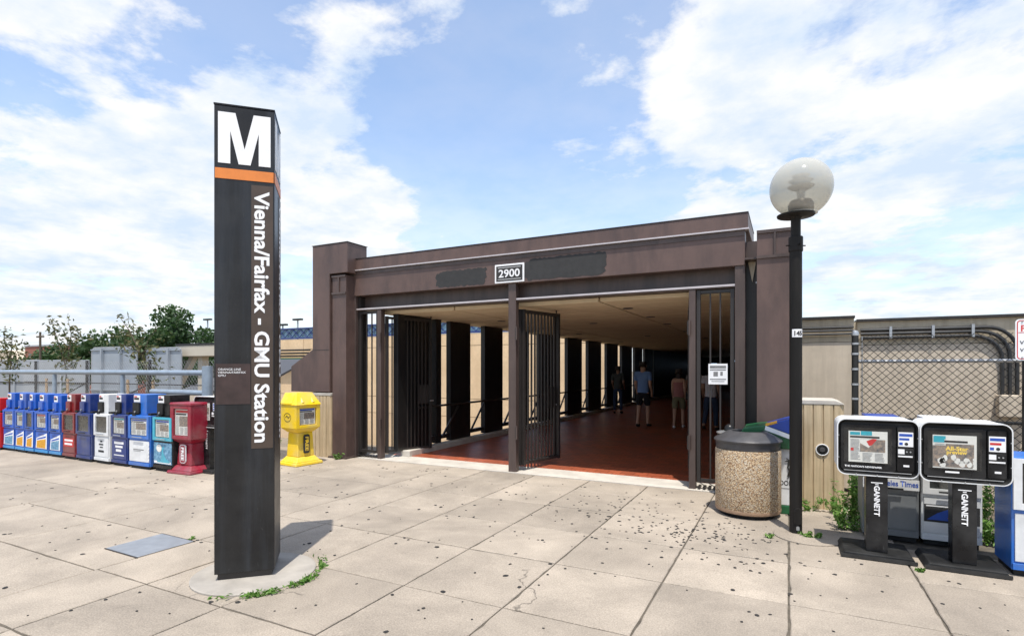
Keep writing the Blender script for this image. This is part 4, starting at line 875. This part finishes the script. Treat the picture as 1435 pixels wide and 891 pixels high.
def sign_back(x0, x1, y, z0, z1, label):
    t_ = thing('highway_sign', ((x0+x1)/2, y, -4.8), label, 'sign', 'backs of highway signs'); h_ = (x1-x0)/2
    MB().prism(rrect(-h_, h_, z0+4.8, z1+4.8, .32), .0, .03).build('panel', 'signback', t_)
    for u in (-.45, .35): MB().box(u*h_-.06, u*h_+.06, -.12, -.005, 0, z1+4.8-.05).build('post', 'signback', t_)
    for k in range(3): MB().box(-h_+.02, h_-.02, -.05, -.004, z0+4.8 + .3 + (z1-z0-.45)*k/2, z0+4.8 + .36 + (z1-z0-.45)*k/2).build('stringer', 'signback', t_)
    e = MB(); o_ = rrect(-h_-.01, h_+.01, z0+4.79, z1+4.81, .33); i_ = rrect(-h_+.06, h_-.06, z0+4.86, z1+4.74, .27); n = len(o_)
    e.add([(a, -.0055, c) for a, c in o_] + [(a, -.0055, c) for a, c in i_], [(k, (k+1)%n, (k+1)%n+n, k+n) for k in range(n)]); e.build('edge', 'steel', t_)
sign_back(-29.5, -25.75, 14, .3, 2.62, 'larger grey rounded back of a highway sign, left of the sapling')
sign_back(-25.8, -23.2, 14.4, .3, 2.55, 'smaller grey rounded back of a highway sign, behind the right sapling')
for k, (x, y) in enumerate(((-20.72, 8.6), (-19.44, 8.6), (-16.24, 8.6), (-15.08, 8.6))):
    tag(MB().tube((0, 0, 0), (random.uniform(-.03, .03), 0, 1.36), .042, .036, 8).build('wooden_stake', 'wood', loc=(x, y, -.05)), ['wooden stake left of the left sapling', 'wooden stake right of the left sapling', 'wooden stake left of the right sapling', 'wooden stake right of the right sapling'][k], 'stake', 'stakes supporting saplings')
def sapling(x, y, branches, label, seed, ls):
    r = random.Random(seed); t_ = thing('sapling_tree', (x, y, -.05), label, 'tree', 'young staked trees'); b = MB()
    segs = []
    for pts, r0 in branches:
        b.path(pts, [r0*(1-.75*i/(len(pts)-1)) for i in range(len(pts))], 6)
        segs += [(Vector(pts[i]), Vector(pts[i+1])) for i in range(len(pts)-1)]
    b.build('trunk', 'bark', t_, smooth=True)
    segs = [s_ for s_ in segs if s_[1].z > 1.35]
    def samp(rr):
        a, c = rr.choice(segs); p = a.lerp(c, rr.random()); return p + Vector((rr.gauss(0, ls), rr.gauss(0, ls), rr.gauss(0, ls*.8))), rr.random()
    leaves(300, samp, .078, r, name='crown', m='leafs', parent=t_, aspect=.45)
sapling(-19.9, 8.8, [([(0,0,0), (-.05,0,1.0), (-.10,0,1.7), (-.35,0,2.1)], .035), ([(-.10,0,1.7), (-.45,0,2.3), (-.75,0,2.8), (-1.05,0,3.25)], .022), ([(-.10,0,1.8), (-.05,.1,2.4), (-.02,.1,2.8), (.02,0,3.15)], .02), ([(-.3,0,2.1), (.2,.1,2.6), (.35,.1,2.8)], .012), ([(-.1,0,1.6), (.4,0,2.0)], .01)], 'left sapling with forked sparse reddish leaves above the fence', 3, .13)
sapling(-15.45, 8.7, [([(0,0,0), (-.02,0,1.0), (-.08,0,1.6), (-.35,0,2.1)], .035), ([(-.08,0,1.6), (-.5,0,2.2), (-.9,0,2.7), (-1.5,0,3.2)], .024), ([(-.3,0,2.0), (-.05,0,2.4), (.15,.1,2.75)], .016), ([(-.4,0,2.1), (-1.0,0,2.25), (-1.45,0,2.4)], .014), ([(-.4,0,2.2), (-1.0,.1,2.6), (-1.5,0,2.75)], .014), ([(-.3,0,2.1), (.3,0,2.3)], .012), ([(-.1,0,1.5), (.35,0,1.75), (.5,0,1.45)], .012)], 'right sapling leaning left in front of the sign backs', 5, .17)
sapling(-23.7, 8.8, [([(0,0,0), (.0,0,1.2), (.1,0,2.0), (.2,0,2.8)], .035), ([(.05,0,1.8), (-.3,0,2.4), (-.4,0,2.9)], .02), ([(.05,0,1.8), (.5,0,2.3)], .02)], 'sapling cut off by the left edge of the picture', 8, .18)
CC = thing('concrete_canopy', (-23, 15, -4.8), 'beige concrete beam on post and slanted strut, left of the pylon', 'canopy')
MB().box(-1.1, 1.9, -.3, .6, 6.95, 7.42).build('beam', 'farwall', CC, bevel=.02); MB().box(-1.12, 1.92, -.32, .62, 7.4205, 7.50).build('capping', 'wire', CC)
MB().box(-.02, .28, 0, .3, 0, 6.9495).build('post', 'farwall', CC)
MB().prism([(-2.3, 4.9), (-2.05, 4.9), (-.35, 6.9495), (-.65, 6.9495)], .02, .25).build('strut', 'farwall', CC)
b = MB(); b.add([(-3.2, 1.2, 5.4), (1.8, 1.2, 5.4), (1.8, 4.5, 6.9), (-1.4, 4.5, 6.9), (-3.2, 1.2, 5.3), (1.8, 1.2, 5.3), (1.8, 4.5, 6.8), (-1.4, 4.5, 6.8)], [(0,1,2,3), (7,6,5,4), (0,4,5,1), (1,5,6,2), (2,6,7,3), (3,7,4,0)]); b.build('sloped_roof', 'lidm', CC)

# the long tan wall beyond the highway, seen between the black panels and left of the tower
SW = thing('station_wall', (-8, 30, -4.9), 'long tan panelled wall with blue lattice glazing beyond the entrance', 'wall')
rows_ = [(0, 3.4), (3.43, 4.57), (4.60, 8.0), (8.03, 8.80)]; shared = {}
for i in range(8):
    for j, (z0, z1) in enumerate(rows_):
        if j not in shared: o = shared[j] = MB().box(.02, 3.58, 0, .15, z0, z1).build('wall_panel', 'tan', SW)
        else: o = shared[j].copy(); COL.objects.link(o)
        o.location = (-28.8 + i*3.6, 0, 0)
MB().box(-28.8, 0, .16, .4, 0, 8.75).build('backing', 'wire', SW)
MB().box(-28.8, 0, .1, .14, 8.95, 9.58).build('glazing', 'glaze', SW)
MB().box(-28.8, 0, -.02, .12, 8.82, 8.94).box(-28.8, 0, -.02, .12, 9.58, 9.68).build('lattice_rail', 'navy', SW)
b = MB()
for i in range(36):
    x = -28.8 + i*.79; b.tube((x, .0, 8.94), (x+.79, .0, 9.58), .035, n=4, cap=False).tube((x+.79, .02, 8.94), (x, .02, 9.58), .035, n=4, cap=False)
b.build('lattice', 'navy', SW)
for z in (7.50, 7.72, 7.95): MB().tube((-28.6, -.25, z), (-24.2, -.25, z), .06, n=6).build('pipe', 'wire', SW)
MB().box(-28.6, -24.6, -.35, -.12, 6.72, 7.35).build('sign_panel', 'green', SW)
MB().box(-28.6, -24.6, -.36, -.11, 6.5, 6.62).build('ledge', 'offwhite', SW)
# light poles, utility pole, far houses
for k, (x, y, zt) in enumerate(((-67.6, 60, 9.1), (-70.9, 60, 8.4), (-89.4, 60, 10))):
    t_ = thing('light_pole', (x, y, -5), ['tall far light pole just left of the brown tower', 'shorter far light pole right beside the pylon', 'far light pole above the concrete canopy left of the pylon'][k], 'light pole', 'far car park lights')
    MB().tube((0, 0, 0), (0, 0, zt+5), .12, n=6).build('pole', 'signback', t_); MB().box(-.9, .9, -.25, .25, zt+5.001, zt+5.28).build('lamp_head', 'conduit', t_)
UP = thing('utility_pole', (-108, 44, -5), 'wooden utility pole with cross arm at far left', 'pole')
MB().tube((0, 0, 0), (0, 0, 12.6), .22, .16, 8).build('pole', 'bark', UP); MB().box(-1.1, 1.1, -.1, .1, 11.7, 11.95).build('cross_arm', 'bark', UP)
FB = thing('brick_building', (-166, 72, -5), 'long low red brick building behind the trees at far left', 'building')
MB().box(-19, 21, 0, 14, 0, 12.6).build('wall', 'brick', FB); MB().box(-19.2, 21.2, -.2, 14.2, 12.601, 13.0).build('roof_edge', 'signback', FB)
for i in range(12): q = MB().box(-17+i*3.2, -15.6+i*3.2, -.06, -.01, 9.2, 10.8).build('window', 'darkglass', FB)
FH = thing('cream_house', (-196, 70, -5), 'cream gabled building at the far left edge', 'building')
MB().box(-9, 10, 0, 10, 0, 9.0).build('wall', 'farwall', FH); MB().prism([(-9.5, 9.001), (10.5, 9.001), (6, 11.8), (-5, 11.8)], -.4, 10.4).build('roof', 'concw', FH)
for i in range(5): MB().box(-7+i*3.4, -5.6+i*3.4, -.06, -.01, 6.0, 7.6).build('window', 'darkglass', FH)
def big_tree(x, y, zb, h_, rx, rz_, n, label, seed, size):
    r = random.Random(seed); t_ = thing('broadleaf_tree', (x, y, zb), label, 'tree', 'trees beyond the highway'); b = MB(); cz = h_-rz_
    b.path([(0,0,0), (.1,0,h_*.3), (0,.1,cz)], [rx*.07, rx*.055, rx*.03], 8)
    for k in range(6):
        a = k*1.05; b.path([(0,0,h_*.3+k*.2), (rx*.35*math.cos(a), rx*.35*math.sin(a), cz-.1*rz_), (rx*.65*math.cos(a), rx*.65*math.sin(a), cz+.3*rz_)], [rx*.035, rx*.022, rx*.008], 6)
    b.build('trunk', 'bark', t_, smooth=True)
    cl = []
    for _ in range(34):
        a = r.uniform(0, 6.283); u = r.uniform(-.75, 1); q = math.sqrt(max(0, 1-u*u)); k = r.uniform(.55, 1.0)
        cl.append((Vector((rx*q*math.cos(a)*k, rx*q*math.sin(a)*k, cz + rz_*u*k)), rx*r.uniform(.16, .30), r.random()))
    def samp(rr):
        c, s_, tn = rr.choice(cl); d = Vector((rr.gauss(0,1), rr.gauss(0,1), rr.gauss(0,1))).normalized() * s_ * rr.random()**.4
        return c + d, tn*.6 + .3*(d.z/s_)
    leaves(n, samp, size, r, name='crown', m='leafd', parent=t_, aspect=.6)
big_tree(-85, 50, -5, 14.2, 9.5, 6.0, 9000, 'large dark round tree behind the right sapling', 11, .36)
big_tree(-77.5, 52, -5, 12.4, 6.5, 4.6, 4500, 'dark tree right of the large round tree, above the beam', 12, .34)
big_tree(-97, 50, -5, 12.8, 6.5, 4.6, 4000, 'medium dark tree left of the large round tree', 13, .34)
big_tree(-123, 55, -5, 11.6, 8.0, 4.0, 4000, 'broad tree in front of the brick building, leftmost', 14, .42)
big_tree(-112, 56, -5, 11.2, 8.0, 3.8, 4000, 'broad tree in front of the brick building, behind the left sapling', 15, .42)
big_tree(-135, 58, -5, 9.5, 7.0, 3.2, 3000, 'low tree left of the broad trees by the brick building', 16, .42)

# ================================================================== weeds
def weed(x, y, h_, sp, n, label, seed, size=.03, m='leafw', cat='weed'):
    r = random.Random(seed); t_ = thing('weed_plant', (x, y, -.01), label, cat, 'weeds growing along the paving'); b = MB(); segs = []
    for k in range(max(4, n//28)):
        a = r.uniform(0, 6.283); q = sp*r.uniform(.2, 1); hh_ = h_*r.uniform(.5, 1)
        p = [Vector((q*.2*math.cos(a), q*.2*math.sin(a), 0)), Vector((q*.6*math.cos(a), q*.6*math.sin(a), hh_*.55)), Vector((q*math.cos(a), q*math.sin(a), hh_))]
        b.path(p, [.004, .003, .0015], 4); segs += [(p[0], p[1]), (p[1], p[2])]
    b.build('stems', 'leafw', t_)
    def samp(rr):
        a, c = rr.choice(segs); return a.lerp(c, rr.uniform(.15, 1)) + Vector((rr.gauss(0, sp*.10), rr.gauss(0, sp*.10), rr.gauss(0, h_*.04))), rr.random()
    leaves(n, samp, size, r, name='foliage', m=m, parent=t_, aspect=.4, up=.8)
weed(.60, 6.75, .62, .22, 420, 'tall leafy weed between the fluted plinth and the left display rack', 1)
weed(.52, 6.35, .32, .20, 260, 'low spreading weed left of the display rack foot', 2)
weed(1.66, 6.75, .62, .16, 380, 'tall weed between white news box and blue box', 3)
weed(1.62, 6.42, .30, .16, 200, 'short weed beside the blue news box', 4)
weed(.22, 7.05, .16, .16, 150, 'low weed at the foot of the fluted plinth', 5, .022)
weed(.44, 7.02, .22, .12, 130, 'weed at the rounded corner of the fluted plinth', 6, .022)
weed(.19, 5.86, .08, .12, 150, 'grass tuft at the foot of the lamp post', 7, .025)
weed(-.16, 5.72, .05, .07, 60, 'small grass tuft at the left rim of the lamp footing', 8, .018)
weed(.93, 5.30, .05, .06, 60, 'small tuft in the joint between the two rack bases', 9, .018)
weed(-7.12, 7.20, .12, .12, 110, 'weed between yellow box and brown column', 10, .025)
weed(-8.35, 6.60, .40, .35, 380, 'weeds behind the red pedestal box', 11)
weed(-9.4, 6.5, .35, .30, 240, 'weeds behind the teal news box', 12)
weed(-5.02, 3.19, .035, .07, 60, 'tuft at the rear edge of the utility cover', 13, .016)
def ring():
    r = random.Random(9)
    cxp, cyp = -3.827 + .055*math.cos(R(44.2)) + .075*math.sin(R(44.2)), 2.916 + .055*math.sin(R(44.2)) - .075*math.cos(R(44.2))
    def samp(rr):
        while 1:
            a = R(rr.triangular(-75, 80, -15)); dens = .12 + .88*math.sin(a*4.3+1)**2 * (.4+.6*math.sin(a*11)**2)
            if rr.random() < dens: break
        q = .475 + abs(rr.gauss(0, .025)); return (cxp + q*math.cos(a), cyp + q*math.sin(a), .005 + abs(rr.gauss(0, .016))), rr.random()
    tag(leaves(330, samp, .019, r, name='creeping_weeds', m='leafw', aspect=.45, up=.6), 'strip of green creeping weeds around the pylon pad', 'weeds', kind='stuff')
ring()

# ================================================================== people
def skin_mesh(name, verts, edges, radii, m, parent, levels=2):
    me = bpy.data.meshes.new(name); me.from_pydata(verts, edges, []); o = bpy.data.objects.new(name, me); COL.objects.link(o)
    o.modifiers.new('s', 'SKIN'); ss = o.modifiers.new('u', 'SUBSURF'); ss.levels = levels; ss.render_levels = levels
    sk = me.skin_vertices[0].data
    for i, r_ in enumerate(radii): sk[i].radius = r_ if isinstance(r_, tuple) else (r_, r_)
    sk[0].use_root = True
    dg = bpy.context.evaluated_depsgraph_get(); dg.update(); m2 = bpy.data.meshes.new_from_object(o.evaluated_get(dg))
    bpy.data.objects.remove(o); m2.name = name; m2.materials.clear(); m2.materials.append(M[m])
    m2.polygons.foreach_set('use_smooth', [True]*len(m2.polygons)); ob = bpy.data.objects.new(name, m2); COL.objects.link(ob); ob.parent = parent; return ob
def person(x, y, H_, yaw, label, skin, shirt, legs, shorts=True, sleeve=.5, stride=.12, bend=0., armbend=.1, female=False, hairlen=0, z=.008):
    """stands at the origin of its own frame looking along +Y"""
    t_ = thing('person', (x, y, z), label, 'person', 'people walking in the passage', yaw); k = H_/1.76
    S = lambda a, b, c: (a*k, b*k, c*k)
    sw = .155 if female else .185; hip = .095
    J = dict(pel=S(0,0,.95), wai=S(0,.01,1.12), che=S(0,.0,1.32), neck=S(0,-.01,1.47), hb=S(0,.015,1.56), ht=S(0,.01,1.69))
    for s, n in ((-1, 'l'), (1, 'r')):
        f = stride*s; kb = bend if s < 0 else 0
        J['hip'+n] = S(s*hip, 0, .90); J['kn'+n] = S(s*(hip+.01), f*.55+.02, .50); J['an'+n] = S(s*(hip+.012), f*1.0 - .05 - kb, .09+kb*.7); J['to'+n] = S(s*(hip+.03), f*1.0 + .10 - kb, .035+kb*.35)
        J['sh'+n] = S(s*sw, -.01, 1.42); J['el'+n] = S(s*(sw+.025), -.03 - f*.4, 1.13); J['wr'+n] = S(s*(sw+.030), .05 + armbend - f*.5, .90+armbend*.6); J['pa'+n] = S(s*(sw+.025), .075+armbend*1.1 - f*.5, .82+armbend*.8)
    order = ['pel','wai','che','neck','hb','ht']; E = [(0,1),(1,2),(2,3),(3,4),(4,5)]; V = [J[n] for n in order]; r0 = [(.135*k,.095*k),(.125*k,.085*k),(.155*k,.10*k),.055*k,.082*k,.075*k]
    for n in 'lr':
        b0 = len(V); V += [J['hip'+n], J['kn'+n], J['an'+n], J['to'+n]]; r0 += [.074*k, .056*k, .038*k, .032*k]; E += [(0,b0),(b0,b0+1),(b0+1,b0+2),(b0+2,b0+3)]
        b0 = len(V); V += [J['sh'+n], J['el'+n], J['wr'+n], J['pa'+n]]; r0 += [.056*k, .042*k, .028*k, (.036*k, .020*k)]; E += [(2,b0),(b0,b0+1),(b0+1,b0+2),(b0+2,b0+3)]
        pa = Vector(J['pa'+n]); sg = -1 if n == 'l' else 1; pi = b0+3
        for q in range(4):
            f0 = pa + Vector(((q-1.5)*.006*sg, (q-1.5)*.017, -.035))*k; f1 = f0 + Vector((-.010*sg, .008, -.05 + .007*abs(q-1.4)))*k
            V += [tuple(f0), tuple(f1)]; r0 += [.009*k, .0075*k]; E += [(pi, len(V)-2), (len(V)-2, len(V)-1)]
        f0 = pa + Vector((-.012*sg, .04, -.005))*k; f1 = f0 + Vector((-.01*sg, .018, -.035))*k; V += [tuple(f0), tuple(f1)]; r0 += [.011*k, .009*k]; E += [(pi, len(V)-2), (len(V)-2, len(V)-1)]
    bd_ = skin_mesh('body', V, E, r0, skin, t_)
    def lerp(a, b, u): return tuple(Vector(a).lerp(Vector(b), u))
    # shirt
    V = [J['wai'], J['che'], S(0,-.005,1.44), S(0,.0,.86)]; rr_ = [(.160*k,.120*k), (.182*k,.125*k), (.085*k,.075*k), (.188*k,.145*k)]; E = [(0,1),(1,2),(0,3)]
    if sleeve:
        for n in 'lr':
            b0 = len(V); V += [J['sh'+n], lerp(J['sh'+n], J['el'+n], sleeve)]; rr_ += [.075*k, .068*k]; E += [(1,b0),(b0,b0+1)]
    else: V[2] = S(0,0,1.36); rr_[2] = (.16*k, .115*k)
    skin_mesh('shirt', V, E, rr_, shirt, t_)
    V = [S(0,0,1.0), S(0,0,.90)]; rr_ = [(.158*k,.118*k), (.178*k,.132*k)]; E = [(0,1)]
    for n in 'lr':
        b0 = len(V)
        if shorts: V += [J['hip'+n], lerp(J['hip'+n], J['kn'+n], .5), lerp(J['hip'+n], J['kn'+n], .9)]; rr_ += [.116*k, .102*k, .090*k]; E += [(1,b0),(b0,b0+1),(b0+1,b0+2)]
        else: V += [J['hip'+n], J['kn'+n], lerp(J['kn'+n], J['an'+n], .5), lerp(J['kn'+n], J['an'+n], .95)]; rr_ += [.102*k, .075*k, .064*k, .056*k]; E += [(1,b0),(b0,b0+1),(b0+1,b0+2),(b0+2,b0+3)]
    skin_mesh('shorts' if shorts else 'trousers', V, E, rr_, legs, t_)
    for n in 'lr': 
        h0 = Vector(J['an'+n]) + Vector((0, -.03, -.035))*k; skin_mesh('shoe', [tuple(h0), J['to'+n], tuple(Vector(J['to'+n]) + Vector((0, .07, -.005))*k)], [(0,1),(1,2)], [.046*k, (.046*k, .040*k), .032*k], 'blackm' if not female else 'offwhite', t_, 2)
    # hair, ears, face
    hv = [S(0, -.008, 1.64), S(0, .0, 1.70), S(0, -.03, 1.585)]; hr = [(.090*k, .088*k), .072*k, (.076*k, .055*k)]; he = [(0,1),(0,2)]
    if hairlen: hv.append(S(0, -.06, 1.58-hairlen)); hr.append((.08*k, .03*k)); he.append((2, 3))
    skin_mesh('hair', hv, he, hr, 'hair', t_)
    for s in (-1, 1): skin_mesh('ear', [S(s*.082, .015, 1.60), S(s*.088, .01, 1.635)], [(0,1)], [.014*k, .016*k], skin, bd_, 1)
    skin_mesh('nose', [S(0, .095, 1.63), S(0, .112, 1.605)], [(0,1)], [.010*k, .014*k], skin, bd_, 1)
    for s in (-1, 1): skin_mesh('eye', [S(s*.03, .086, 1.635), S(s*.034, .088, 1.636)], [(0,1)], [.009*k, .009*k], 'inkb', bd_, 1)
    skin_mesh('mouth', [S(-.02, .087, 1.568), S(.02, .087, 1.568)], [(0,1)], [.006*k, .006*k], 'redb', bd_, 1)
    return t_
person(-3.60, 15.1, 1.82, R(-4), 'man in blue shirt and black shorts walking away in the passage', 'skin', 'shirtb', 'navyc', stride=.10, sleeve=.72, armbend=.06)
person(-5.48, 19.2, 1.72, R(6), 'person in dark shirt and jeans beside the black side panels', 'skind', 'shirtd', 'jeans', shorts=False, sleeve=.8, stride=.06, armbend=.16)
person(-2.66, 15.2, 1.62, R(4), 'woman in rose top and olive shorts walking left of the gate post', 'skin', 'shirtp', 'khaki', female=True, sleeve=0, stride=.17, hairlen=.16, armbend=.05)
person(-1.80, 14.9, 1.70, R(-6), 'person in white shirt and dark trousers seen through the right gate bars', 'skind', 'shirtw', 'jeans', shorts=False, sleeve=.6, stride=.16, bend=.12)
person(-2.36, 15.9, 1.70, R(0), 'person in grey shirt half hidden behind the right gate post', 'skin', 'shirtg', 'khaki', sleeve=.4, stride=.06)

hb = thing('handbag', (-2.40, 15.12, .78), 'small black handbag carried by the woman in rose top', 'bag')
MB().prism(rrect(-.05, .05, 0, .20, .03), -.13, .13).build('bag_body', 'blackm', hb, bevel=.015); MB().path([(0, -.10, .19), (.005, -.07, .38), (.0, 0, .46), (.005, .07, .38), (0, .10, .19)], .008, 6).build('strap', 'blackm', hb, smooth=True)
